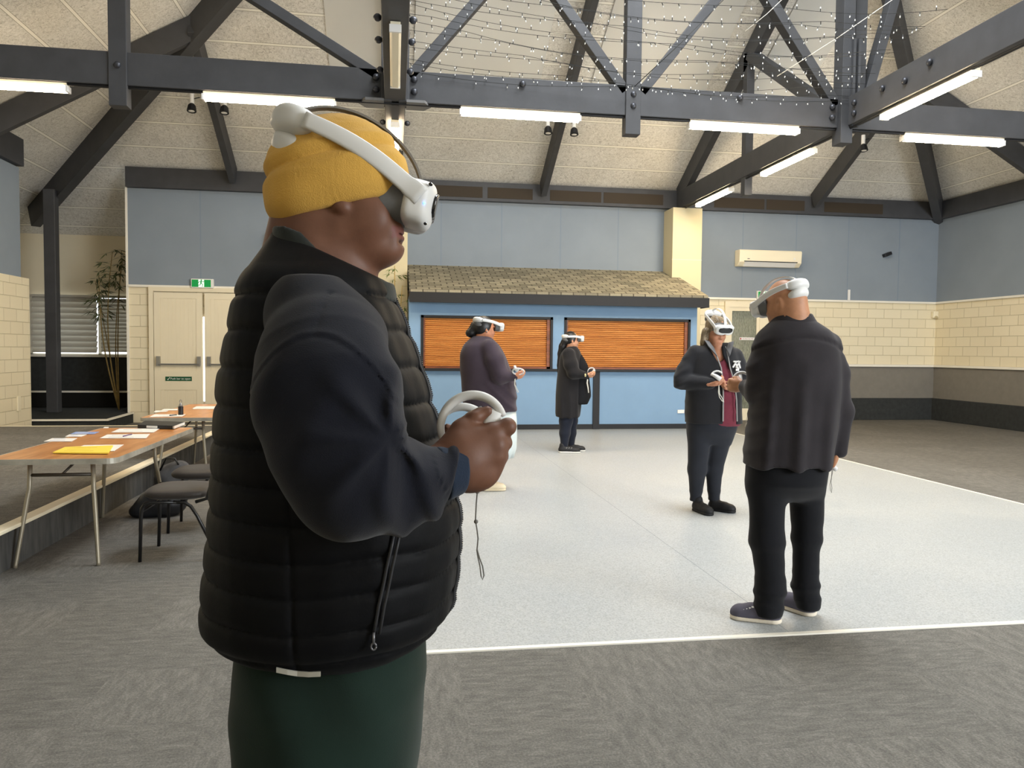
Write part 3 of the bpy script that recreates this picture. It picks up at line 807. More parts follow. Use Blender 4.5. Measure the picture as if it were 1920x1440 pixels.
        for a in range(3):
            b, cc = (a+1) % 3, (a+2) % 3
            sh = [slice(None)]*3; sh[a] = slice(0, -1); sh2 = [slice(None)]*3; sh2[a] = slice(1, None)
            n0, n1 = neg[tuple(sh)], neg[tuple(sh2)]
            ch = n0 != n1
            core = [slice(None)]*3; core[b] = slice(1, -1); core[cc] = slice(1, -1)
            ii = np.array(np.nonzero(ch[tuple(core)])).T
            if len(ii) == 0: continue
            ii[:, b] += 1; ii[:, cc] += 1
            fl = n0[ii[:, 0], ii[:, 1], ii[:, 2]]
            q = []
            for d1, d2 in ((-1, -1), (0, -1), (0, 0), (-1, 0)):
                jj = ii.copy(); jj[:, b] += d1; jj[:, cc] += d2
                q.append(idx[jj[:, 0], jj[:, 1], jj[:, 2]])
            q = np.stack(q, 1); q[~fl] = q[~fl][:, ::-1]
            quads.append(q)
        Q = np.concatenate(quads)
        return P, Q
    def build(s, name, mats, parent=None, origin=None, paint=None, relax=1, raw=False):
        P, Q = s.mesh()
        for _ in range(relax):
            A = np.zeros_like(P); c = np.zeros(len(P))
            for i in range(4):
                np.add.at(A, Q[:, i], P[Q[:, (i+1) % 4]]); np.add.at(c, Q[:, i], 1)
                np.add.at(A, Q[:, i], P[Q[:, (i+3) % 4]]); np.add.at(c, Q[:, i], 1)
            P = P*0.5+0.5*A/np.maximum(c, 1)[:, None]
        return mesh_from(name, P, Q, mats, parent, origin, paint, raw)

def mesh_from(name, P, Q, mats, parent=None, origin=None, paint=None, raw=False):
    """P in the turned frame; origin is a world point"""
    W = P if raw else to_world(P)
    org = np.zeros(3) if origin is None else np.asarray(origin, float)
    me = bpy.data.meshes.new(name)
    me.vertices.add(len(W)); me.vertices.foreach_set('co', (W-org).astype(np.float32).ravel())
    me.loops.add(Q.size); me.loops.foreach_set('vertex_index', Q.ravel().astype(np.int32))
    me.polygons.add(len(Q)); me.polygons.foreach_set('loop_start', np.arange(0, Q.size, 4, dtype=np.int32))
    me.polygons.foreach_set('loop_total', np.full(len(Q), 4, np.int32))
    me.polygons.foreach_set('use_smooth', np.ones(len(Q), bool))
    if not isinstance(mats, (list, tuple)): mats = [mats]
    for m in mats: me.materials.append(m)
    if paint is not None:
        C = P[Q].mean(1); me.polygons.foreach_set('material_index', paint(C).astype(np.int32))
    me.update(); me.validate()
    o = bpy.data.objects.new(name, me); COL.objects.link(o)
    if parent is None: o.location = org
    else: o.parent = parent
    return o

def smooth_interp(x, xs, ys):
    """monotone cubic through the points"""
    xs = np.asarray(xs, float); ys = np.asarray(ys, float); h = np.diff(xs); d = np.diff(ys)/h
    m = np.zeros(len(xs)); m[0] = d[0]; m[-1] = d[-1]
    for i in range(1, len(xs)-1):
        m[i] = 0 if d[i-1]*d[i] <= 0 else 2*d[i-1]*d[i]/(d[i-1]+d[i])
    x = np.clip(x, xs[0], xs[-1]); i = np.clip(np.searchsorted(xs, x)-1, 0, len(xs)-2)
    t = (x-xs[i])/h[i]
    return ((2*t**3-3*t**2+1)*ys[i]+(t**3-2*t**2+t)*h[i]*m[i]+(-2*t**3+3*t**2)*ys[i+1]+(t**3-t**2)*h[i]*m[i+1])

def wob(seed, n=5):
    """a cheap smooth noise: sum of a few waves in fixed directions"""
    r = random.Random(seed); W = []
    for _ in range(n):
        d = [r.gauss(0, 1) for _ in range(3)]; l = math.sqrt(sum(x*x for x in d)); f = r.uniform(0.7, 1.5)
        W.append([x/l*f for x in d]+[r.uniform(0, 6.28)])
    def fn(X, Y, Z, s=1.0):
        sx, sy, sz = (s, s, s) if isinstance(s, (int, float)) else s
        t = 0
        for a, b, c, p in W: t = t+np.sin(a*sx*X+b*sy*Y+c*sz*Z+p)
        return t/n
    return fn

def rot_axes(fx, fz=(0, 0, 1)):
    """rows: local x along fx, local z near fz"""
    x = np.array(fx, float); x /= np.linalg.norm(x); z = np.array(fz, float); z -= x*np.dot(x, z); z /= np.linalg.norm(z)
    return np.stack([x, np.cross(z, x), z])

# fabrics and skin
def cloth(name, rgb, rough=0.9, bump=0.25, scale=400, spec=0.15, var=0.12):
    m = MatB(name, rough, spec); c = lin(rgb)
    n = m.noise(m.coord(), 9, 4)
    m.color(m.ramp(n, [(0.3, tuple(x*(1-var) for x in c[:3])), (0.7, tuple(x*(1+var) for x in c[:3]))]))
    f = m.noise(m.coord(), scale, 2)
    m.bump(f, bump, 0.002)
    m.b.inputs['Sheen Weight'].default_value = 0.12
    return m.m
def skin(name, rgb):
    m = MatB(name, 0.52, 0.35); c = lin(rgb)
    n = m.noise(m.coord(), 30, 4)
    m.color(m.ramp(n, [(0.3, (c[0]*0.88, c[1]*0.84, c[2]*0.82)), (0.7, (c[0]*1.08, c[1]*1.05, c[2]*1.03))]))
    m.b.inputs['Subsurface Weight'].default_value = 0.08
    m.b.inputs['Subsurface Radius'].default_value = (0.01, 0.004, 0.002)
    m.bump(m.noise(m.coord(), 320, 3), 0.12, 0.001)
    return m.m
# ---------------------------------------------------------------- the man in the yellow beanie (nearest figure)
M['skin1'] = skin('brown_skin', (108, 74, 57))
M['lip1'] = skin('lip_brown', (112, 66, 58))
M['vest'] = cloth('black_nylon', (10, 11, 14), 0.6, 0.12, 250, 0.12)
M['vest'].node_tree.nodes['Principled BSDF'].inputs['Sheen Weight'].default_value = 0.02
M['sweat'] = cloth('navy_fleece', (20, 22, 31), 0.95, 0.25, 500)
M['cuff'] = cloth('navy_rib', (36, 46, 62), 0.95, 0.3, 300)
M['beanie'] = cloth('mustard_knit', (204, 160, 78), 0.98, 0.5, 420, 0.1)
M['trouser1'] = cloth('dark_green_twill', (25, 41, 35), 0.9, 0.2, 500)
D1 = 1.42
def q1(px, py, D=D1): return V(px, py, D)
def r1(px, D=D1): return px*D/FPX
MID = 1.42                       # distance of his own mid-plane

feet1 = to_world(np.array([q1(622, 700)[0], MID, 0.0]))
def m1_body():
    lo = np.array([-0.52, 0.95, 0.0]); hi = np.array([0.08, 1.85, 1.83])
    head_lo, head_hi = q1(505, 520), q1(780, 200)
    F = Field(lo, hi, 0.014, fine=[((head_lo[0], 1.29, head_lo[2]-0.02), (head_hi[0], 1.55, head_hi[2]), 0.0034),
                                   ((-0.12, 1.14, 1.17), (0.03, 1.36, 1.37), 0.0030)])
    mid = np.array([0, 1, 0])
    # hidden trunk and legs
    F.chain([(q1(590, 520), 0.075), (q1(600, 620), 0.12), (q1(610, 800), 0.15), (q1(625, 1000), 0.12), (q1(625, 1100), 0.10)], 0.05)
    for dw in (-0.1, 0.1):
        hp = q1(620, 1220, MID+dw); F.chain([(q1(625, 1090, MID+dw*0.6), 0.07), (hp, 0.06), ((hp[0], MID+dw, 0.5), 0.05), ((hp[0]-0.02, MID+dw, 0.1), 0.04)], 0.03)
    # neck
    F.cone(q1(600, 392), q1(585, 520), r1(76), r1(92), 0.03)
    F.cone(q1(655, 440), q1(640, 520), r1(52), r1(66), 0.03)
    F.cone(q1(556, 412), q1(552, 470), r1(42), r1(50), 0.03)
    # skull
    F.ell(q1(632, 325), (r1(108), 0.079, r1(104)), 0.02)
    # face block: cheeks, jaw, chin
    F.ell(q1(676, 395), (r1(64), 0.066, r1(82)), 0.025)
    F.cone(q1(640, 430, MID-0.035), q1(726, 466, MID-0.012), r1(30), r1(24), 0.03)
    F.cone(q1(640, 430, MID+0.035), q1(726, 466, MID+0.012), r1(30), r1(24), 0.03)
    F.ell(q1(735, 466), (r1(19), 0.024, r1(19)), 0.012)
    F.ell(q1(700, 470), (r1(30), 0.035, r1(24)), 0.03)
    F.ell(q1(690, 410, MID-0.04), (r1(40), 0.026, r1(38)), 0.02)
    F.ell(q1(690, 410, MID+0.04), (r1(40), 0.026, r1(38)), 0.02)
    # brow, nose
    F.ell(q1(722, 345), (r1(26), 0.052, r1(24)), 0.02)
    F.cone(q1(740, 352), q1(762, 402), r1(9), r1(12), 0.012)
    F.ell(q1(758, 405, MID-0.012), (r1(13), 0.012, r1(10)), 0.006)
    F.ell(q1(758, 405, MID+0.012), (r1(13), 0.012, r1(10)), 0.006)
    # eye sockets and eyes (behind the visor)
    for s in (-1, 1):
        F.ell(q1(742, 364, MID+s*0.034), (r1(14), 0.017, r1(11)), 0.01, op='s')
        F.ell(q1(733, 364, MID+s*0.032), (r1(12), 0.013, r1(11)), 0.002)
    # mouth
    F.ell(q1(738, 436), (r1(17), 0.032, r1(26)), 0.02)
    F.ell(q1(747, 434), (r1(8), 0.022, r1(6.5)), 0.005)
    F.ell(q1(745, 446), (r1(8), 0.020, r1(6.5)), 0.005)
    F.ell(q1(753, 440), (r1(10), 0.026, r1(1.6)), 0.003, op='s')
    F.ell(q1(752, 456), (r1(8), 0.02, r1(4)), 0.008, op='s')
    # ears: only the lobe shows
    for s in (-1, 1):
        F.ell(q1(634, 372, MID+s*0.071), (r1(14), 0.009, r1(24)), 0.008, rot=rot_axes((0.95, 0, 0.3)))
        F.ell(q1(638, 368, MID+s*0.089), (r1(8), 0.006, r1(13)), 0.004, op='s')
        F.ell(q1(640, 389, MID+s*0.071), (r1(11), 0.008, r1(8)), 0.012)
    # arms inside the sleeves
    F.chain([(q1(606, 610, 1.22), 0.06), (q1(640, 900, 1.15), 0.05), (q1(850, 876, 1.215), 0.031)], 0.03)
    F.chain([(q1(606, 610, 1.62), 0.06), (q1(640, 890, 1.68), 0.05), (q1(835, 868, 1.50), 0.031)], 0.03)
    hand_right(F)
    # the far hand, mostly hidden behind the near one
    w2 = q1(835, 868, 1.50)
    pal = q1(878, 846, 1.47)
    F.cone(w2, pal, 0.030, 0.036, 0.02, squash=((0.2, 1, 0), 0.7))
    for i, (a, b, c) in enumerate((((905, 822, 1.46), (922, 836, 1.44), (905, 848, 1.42)), ((903, 842, 1.46), (920, 856, 1.44), (902, 864, 1.42)), ((900, 860, 1.46), (914, 873, 1.44), (898, 878, 1.42)), ((894, 876, 1.465), (906, 886, 1.45), (893, 890, 1.43)))):
        F.chain([(q1(*a), 0.0105), (q1(*b), 0.0095), (q1(*c), 0.0085)], 0.006); F.cone(pal, q1(*a), 0.018, 0.0115, 0.015)
    F.chain([(q1(862, 836, 1.48), 0.013), (q1(838, 812, 1.46), 0.011), (q1(842, 800, 1.45), 0.009)], 0.008)
    lips = lambda C: ((C[:, 0] > q1(741, 440)[0]) & (C[:, 2] > q1(741, 451)[2]) & (C[:, 2] < q1(741, 428)[2])).astype(int)
    o = F.build('person', [M['skin1'], M['lip1']], origin=feet1, paint=lips)
    return o

HZ = lambda x, y, D: q1(760+0.1944*x, 700+0.1944*y, D)      # points on the near hand
def hand_right(F):
    mm = 0.001
    wr = HZ(430, 860, 1.212); 
    # back of the hand: from the wrist to the knuckle line
    kn = {'i': HZ(835, 575, 1.238), 'm': HZ(868, 690, 1.232), 'r': HZ(850, 800, 1.234), 'p': HZ(806, 900, 1.242)}
    F.cone(wr, HZ(560, 850, 1.218), 0.032, 0.036, 0.02, squash=((0.15, 1, 0.0), 0.8))
    for key, ra, rb in (('i', 24, 15), ('m', 25, 15), ('r', 24, 14.5), ('p', 23, 13.5)):
        st = {'i': (560, 690), 'm': (560, 780), 'r': (560, 870), 'p': (570, 960)}[key]
        F.cone(HZ(st[0], st[1], 1.222), kn[key], ra*mm, rb*mm, 0.018)
    F.ell(HZ(690, 800, 1.238), (0.045, 0.022, 0.048), 0.02)
    F.ell(HZ(660, 1000, 1.232), (0.034, 0.021, 0.021), 0.02)
    # heel of the hand on the far side
    F.ell(HZ(600, 900, 1.25), (0.034, 0.022, 0.04), 0.02)
    # knuckles
    for key, dx in (('i', 0), ('m', 4), ('r', 4), ('p', 2)):
        F.ell(kn[key]+np.array([0.002, -0.004, 0.001]), (0.0125, 0.0115, 0.0115), 0.010)
    # index finger: out to the trigger and round the far side
    F.chain([(kn['i'], 0.0145), (HZ(985, 515, 1.243), 0.0128), (HZ(985, 512, 1.262), 0.0115)], 0.009)
    F.chain([(HZ(985, 515, 1.246), 0.0126), (HZ(950, 560, 1.288), 0.0105), (HZ(880, 590, 1.300), 0.009)], 0.006)
    # middle, ring and little fingers, wrapped round the grip
    for key, pip, dip, tip, r in (('m', (962, 672, 1.246), (935, 690, 1.288), (830, 690, 1.300), 11.6), ('r', (925, 800, 1.248), (900, 800, 1.288), (800, 790, 1.299), 11.2), ('p', (872, 925, 1.254), (850, 905, 1.288), (765, 880, 1.297), 9.8)):
        F.chain([(kn[key], (r+1.6)*mm), (HZ(*pip), r*mm)], 0.008)
        F.chain([(HZ(*pip), r*mm), (HZ(*dip), (r-1.2)*mm), (HZ(*tip), (r-2.2)*mm)], 0.004)
    # thumb: leaves the side of the palm near its base and lies along the top of the controller
    F.cone(HZ(470, 720, 1.225), HZ(545, 545, 1.235), 0.024, 0.0165, 0.02)
    F.cone(HZ(545, 545, 1.235), HZ(640, 440, 1.243), 0.0160, 0.0118, 0.010)
    F.chain([(HZ(640, 440, 1.243), 0.0118), (HZ(705, 405, 1.245), 0.0112), (HZ(792, 364, 1.246), 0.0088)], 0.005)
    F.ell(HZ(668, 420, 1.234), (0.010, 0.006, 0.008), 0.006)
    # web between thumb and index finger
    F.cone(HZ(590, 590, 1.240), HZ(700, 600, 1.245), 0.012, 0.010, 0.015)

person1 = m1_body()
tag(person1, 'person in yellow beanie and black quilted vest in profile, nearest the camera', 'person')

def on(parent, name, F, mats, **k): return F.build(name, mats, parent=parent, origin=tuple(parent.location), **k)
def mesh_on(parent, name, mb, mats, **k):
    """mesh builder given in the turned frame"""
    W = to_world(np.array(mb.v))-np.array(parent_loc(parent))
    mb.v = [tuple(p) for p in W]
    return mb.build(name, mats, parent=parent, **k)
def parent_loc(o):
    L = np.array(o.location)
    while o.parent is not None: o = o.parent; L = L+np.array(o.location)
    return L

def m1_vest():
    rows_px = [(430, 516, 600), (446, 512, 640), (470, 500, 668), (500, 484, 700), (528, 469, 726), (560, 460, 738), (586, 455, 750), (644, 444, 772), (709, 432, 795), (774, 427, 813), (835, 422, 836), (897, 420, 852), (975, 416, 862), (1024, 412, 861), (1069, 407, 857), (1125, 402, 849), (1155, 402, 843), (1192, 412, 832), (1226, 435, 818), (1250, 466, 803), (1268, 496, 785)]
    wid = {430: .075, 446: .085, 470: .11, 500: .15, 528: .185, 560: .205, 586: .215, 644: .225, 709: .232, 774: .24, 835: .245, 897: .25, 975: .25, 1024: .25, 1069: .25, 1125: .245, 1155: .24, 1192: .232, 1226: .22, 1250: .205, 1268: .195}
    rows = []
    for y, a, b in rows_px:
        yy = y if y < 1125 else 1125+(y-1125)*0.42
        pa, pb = q1(a, yy), q1(b, yy); rows.append((pa[2], pa[0], pb[0], MID-wid[y], MID+wid[y]))
    zs = [q1(400, y)[2] for y in (1198, 1150, 1098, 1040, 986, 928, 870, 812, 748, 684, 620, 560, 505)]
    zs = sorted(zs)
    nz1, nz2 = wob(3, 7), wob(4, 6)
    zy = q1(500, 530)[2]; xs_ = q1(553, 1100, 1.19)[0]
    yoke = lambda Z: 0.25+0.75/(1+np.exp((Z-zy)/0.006))
    def quilt(X, Y, Z, cu, cw):
        ang = np.arctan2((Y-cw), (X-cu))
        zz = Z+0.0035*np.sin(3*ang+1.0)+0.002*np.sin(7*ang)
        # position inside a band
        b = np.interp(zz.ravel(), zs, np.arange(len(zs))).reshape(zz.shape)
        fr = b-np.floor(b)
        puff = 1-np.abs(2*fr-1)**5
        w = nz1(ang*14.0, 0*Z, zz, (1.3, 1, 26))
        wr = np.abs(np.sin(ang*24+3*nz2(X, Y, Z, 18)))**2
        edge = 1-np.abs(2*fr-1)
        side = np.exp(-((X-xs_+0.02*(Z-1.0))/0.0035)**2)*(Y < MID)
        return yoke(Z)*(0.0075*(puff-0.8)+0.0030*w*puff-0.0010*wr*puff*(1-edge*0.8)*(0.5+0.5*w)-0.0045*side)
    lo = (q1(360, 900)[0], MID-0.31, q1(500, 1320)[2]); hi = (q1(880, 900)[0], MID+0.31, q1(500, 415)[2])
    F = Field(lo, hi, 0.0042)
    F.loft(rows, disp=quilt, power=2.25)
    # flatten top opening: scoop for the neck, follow the collar line
    F.displace(lambda X, Y, Z: 0.006*nz2(X, Y, Z, 11))
    a, b = q1(520, 434), q1(730, 530)
    n = np.array([-(b[2]-a[2]), 0, b[0]-a[0]]); F.cut(a+(0, 0, 0.0), n, 0.004)
    return on(person1, 'quilted_vest', F, M['vest'], relax=1)
vest = m1_vest()

def m1_collar():
    F = Field((q1(500, 470)[0], MID-0.14, q1(500, 570)[2]), (q1(760, 470)[0], MID+0.14, q1(500, 415)[2]), 0.0036)
    for a, b, ra, rb in (((585, 440), (585, 520), 70, 84),):
        pass
    c0, c1 = q1(586, 425), q1(625, 560)
    rows = []
    for y, l, r, w in ((418, 520, 620, .094), (440, 519, 640, .10), (470, 514, 690, .108), (500, 508, 722, .114), (530, 502, 738, .122), (565, 498, 744, .13)):
        p0, p1 = q1(l, y), q1(r, y); rows.append((p0[2], p0[0], p1[0], MID-w, MID+w))
    F.loft(rows, power=2.1)
    inner = [(z+0.0, u0+0.009, u1-0.009, w0+0.009, w1-0.009) for z, u0, u1, w0, w1 in rows]
    G = Field((F.ax[0][0], F.ax[1][0], F.ax[2][0]), (F.ax[0][-1], F.ax[1][-1], F.ax[2][-1]), 0.0036)
    G.F = np.full_like(F.F, 0.2); G.ax = F.ax; G.loft(inner, power=2.1)
    F.F = np.maximum(F.F, -G.F)
    a, b = q1(522, 434), q1(729, 531)
    pts = [(522, 432), (560, 438), (591, 450), (634, 492), (660, 505), (699, 517), (730, 531)]
    us = [q1(*p)[0] for p in pts]; zz = [q1(*p)[2] for p in pts]
    F.put((F.ax[0][0], F.ax[1][0], F.ax[2][0]), (F.ax[0][-1], F.ax[1][-1], F.ax[2][-1]),
          lambda X, Y, Z: np.interp(X.ravel(), us, zz).reshape(X.shape)-Z+0*Y, 0.004, 's')
    return on(person1, 'collar', F, M['collar'], relax=2)
M['collar'] = cloth('charcoal_collar', (44, 48, 46), 0.75, 0.15, 300)
m1_collar()

def ridge(a):
    t = 0.5+0.5*np.cos(a)
    return t*t*1.4-0.5
def m1_sleeve(near=True):
    sgn = -1 if near else 1
    m = lambda D: D if near else 2*MID-D
    S1 = lambda px, py, D: q1(px, py, D)
    lo = (q1(440, 700)[0], 0.96 if near else 1.36, 1.0); hi = (0.0, 1.42 if near else 1.90, q1(600, 500)[2])
    F = Field((q1(430, 700)[0], 0.95 if near else 1.40, q1(600, 1030, 1.1)[2]-0.02), (-0.035, 1.40 if near else 1.90, q1(600, 515, 1.2)[2]), 0.0046)
    Ds = (1.20, 1.16, 1.12, 1.09, 1.10, 1.15, 1.20) if near else (1.62, 1.66, 1.70, 1.72, 1.70, 1.60, 1.52)
    pts = [(600, 612, 74), (604, 670, 118), (612, 740, 134), (628, 830, 122), (655, 903, 103), (745, 912, 79), (835, 888, 51)]
    if not near: pts = [(600, 622, 60), (606, 680, 92), (615, 750, 96), (632, 830, 88), (655, 895, 78), (745, 900, 60), (815, 872, 46)]
    ch = [(S1(x, y, D), r*D/FPX) for (x, y, r), D in zip(pts, Ds)]
    F.chain(ch, 0.03, squash=((0.1, 1, 0), 0.82))
    if near: F.cone(S1(585, 590, 1.24), S1(640, 640, 1.22), 0.075, 0.075, 0.04)
    nz = wob(11, 6); nz2 = wob(12, 6)
    el = S1(700, 860, Ds[4])
    def folds(X, Y, Z):
        # ridges running round the forearm and fanning from the elbow crease
        dx, dz = X-S1(742, 815, 1.1)[0], Z-S1(742, 815, 1.1)[2]
        ang = np.arctan2(dz, dx); rad = np.sqrt(dx*dx+dz*dz)
        fan = ridge(ang*8+2.0*nz(X, Y, Z, 16))*np.exp(-((rad-0.075)/0.055)**2)
        t = (X-S1(690, 880, 1.1)[0])/0.15
        rings = ridge(X*88+Z*40+2.2*nz2(X, Y, Z, 14))*np.clip(t*1.6, 0, 1)*np.clip((1.02-t)*4, 0, 1)
        big = nz(X, Y, Z, 9)
        hang = ridge(X*60-Z*26+3*nz2(X, Y, Z, 8))*np.exp(-((Z-S1(600, 760, 1.1)[2])/0.10)**2)
        dx2, dz2 = X-S1(612, 640, 1.12)[0], Z-S1(612, 632, 1.12)[2]
        sm = dz2+0.9*dx2*dx2/0.12
        seam = -0.0022*np.exp(-(sm/0.003)**2)+0.0022*np.exp(-((sm-0.006)/0.004)**2)-0.0030*np.exp(-((dx2+0.005-0.05*dz2)/0.003)**2)*(sm > 0.004)*(Y < 1.16)
        return 0.0075*fan+0.0095*rings+0.0045*big+0.0035*hang+seam
    F.displace(folds)
    F.cut(S1(853, 883, 1.205) if near else S1(822, 870, 1.51), (0.95, 0.1, -0.22), 0.006)
    o = on(person1, 'sweatshirt_sleeve', F, M['sweat'], relax=1)
    return o
m1_sleeve(True); m1_sleeve(False)
def m1_cuff(near=True):
    D0, D1_ = (1.195, 1.213) if near else (1.52, 1.50)
    a = q1(826, 889, D0) if near else q1(812, 872, D0); b = q1(866, 878, D1_) if near else q1(838, 868, D1_)
    F = Field(np.minimum(a, b)-0.07, np.maximum(a, b)+0.07, 0.0032)
    ra = (53 if near else 42)*D0/FPX; rb = (46 if near else 36)*D0/FPX
    F.cone(a, b, ra, rb, 0.0, squash=((0.1, 1, 0), 0.85))
    d = (b-a)/np.linalg.norm(b-a)
    F.cut(b, d+np.array([0, 0, -0.18]), 0.004); F.cut(a, -d, 0.004)
    on(person1, 'cuff', F, M['cuff'])
m1_cuff(True); m1_cuff(False)
def m1_beanie():
    F = Field((q1(490, 300)[0], MID-0.12, q1(500, 440)[2]), (q1(775, 300)[0], MID+0.12, q1(600, 205)[2]), 0.0036)
    F.ell(q1(636, 328), (r1(121), 0.092, r1(108)), 0.02)
    F.ell(q1(600, 330), (r1(89), 0.088, r1(86)), 0.03)
    F.ell(q1(578, 380), (r1(64), 0.082, r1(58)), 0.03)
    # slouch bulge at the back and the turned up cuff
    F.ell(q1(546, 300), (r1(34), 0.06, r1(26)), 0.015)
    up = np.array([-0.38, 0, 0.925]); up /= np.linalg.norm(up)
    a = q1(524, 432); b_ = q1(616, 386, 1.335); up = np.array([-(b_[2]-a[2]), 0, b_[0]-a[0]]); up /= np.linalg.norm(up)
    def t_of(X, Y, Z): return (X-a[0])*up[0]+(Z-a[2])*up[2]
    nz = wob(21, 6)
    ang = lambda X: X
    def cuffd(X, Y, Z):
        t = t_of(X, Y, Z)
        s1 = 1/(1+np.exp(-(0.078+0.004*np.sin(X*40)-t)/0.0022))
        s2 = 0.0045*np.exp(-((t-0.112)/0.009)**2)+0.003*np.exp(-((t-0.03)/0.018)**2)
        crease = -0.005*np.exp(-((t-0.092)/0.004)**2)
        rib = 0.0004*np.sin(np.arctan2(Y-MID, X-q1(632, 0)[0])*110)
        return 0.0058*s1+s2+crease+0.003*nz(X, Y, Z, 26)+rib
    F.displace(cuffd)
    F.cut(a, -up, 0.006)
    return on(person1, 'beanie', F, M['beanie'], relax=1)
m1_beanie()
def m1_trousers():
    F = Field((q1(420, 1300)[0], MID-0.28, 0.06), (q1(830, 1300)[0], MID+0.28, q1(600, 1090)[2]), 0.0065)
    rows = []
    for y, a, b, w in ((1110, 466, 790, .165), (1205, 450, 800, .19), (1251, 445, 801, .195), (1300, 445, 793, .20), (1376, 461, 783, .205), (1440, 474, 778, .20)):
        p0, p1 = q1(a, y), q1(b, y); rows.append((p0[2], p0[0], p1[0], MID-w, MID+w))
    F.loft(rows, 0.0, power=2.2)
    c = q1(626, 1440)
    for s in (-1, 1):
        top = np.array([c[0], MID+s*0.098, c[2]+0.03]); kn = np.array([c[0]-0.005+s*0.02, MID+s*0.105, 0.47]); an = np.array([c[0]-0.03+s*0.03, MID+s*0.11, 0.10])
        F.chain([(top, 0.125), (kn, 0.088), (an, 0.078)], 0.05)
    nz = wob(31, 6)
    F.displace(lambda X, Y, Z: 0.005*nz(X, Y, Z, (22, 22, 9))+0.004*np.sin(38*(X-c[0])+20*(Z-c[2])+2*nz(X, Y, Z, 8)))
    # the side pocket opening
    pa, pb = q1(618, 1275, 1.22), q1(640, 1358, 1.22)
    F.cone(pa, pb, 0.010, 0.005, 0.012, op='s')
    F.cut((0, 0, 0.085), (0, 0, -1))
    on(person1, 'trousers', F, M['trouser1'])
    for s in (-1, 1):
        x = c[0]-0.03+s*0.03
        G = Field((x-0.13, MID+s*0.11-0.07, -0.01), (x+0.24, MID+s*0.11+0.07, 0.15), 0.007)
        G.cone((x-0.04, MID+s*0.11, 0.045), (x+0.15, MID+s*0.11, 0.035), 0.046, 0.042, 0.02).cone((x, MID+s*0.11, 0.06), (x, MID+s*0.11, 0.12), 0.05, 0.045, 0.03)
        G.cut((0, 0, 0.0), (0, 0, -1)); on(person1, 'shoe', G, M['dark_plastic'])
m1_trousers()
# ---------------------------------------------------------------- VR headsets and controllers
M['headset'] = plain('headset_white', (214, 214, 212), 0.42, 0.4)
M['headset_grey'] = plain('headset_foam', (104, 104, 104), 0.85, 0.2)
M['glossy_black'] = plain('glossy_black', (16, 17, 20), 0.12, 0.6)
M['led_blue'] = emitter('status_led', (70, 150, 255), 6.0)
M['cord'] = plain('grey_cord', (120, 118, 114), 0.8, 0.2)
M['cord_white'] = plain('pale_cord', (214, 210, 200), 0.8, 0.2)

def placed(name, label, cat, loc, axes, group=None):
    """an empty with its own orientation: axes rows are local x, y, z given in the turned frame"""
    o = thing(name, label, cat, group=group)
    W = to_world(np.asarray(axes, float)); L = to_world(np.asarray(loc, float))
    m = Matrix.Identity(4)
    for i in range(3):
        for j in range(3): m[j][i] = W[i][j]
        m[i][3] = L[i]
    o.matrix_world = m
    return o

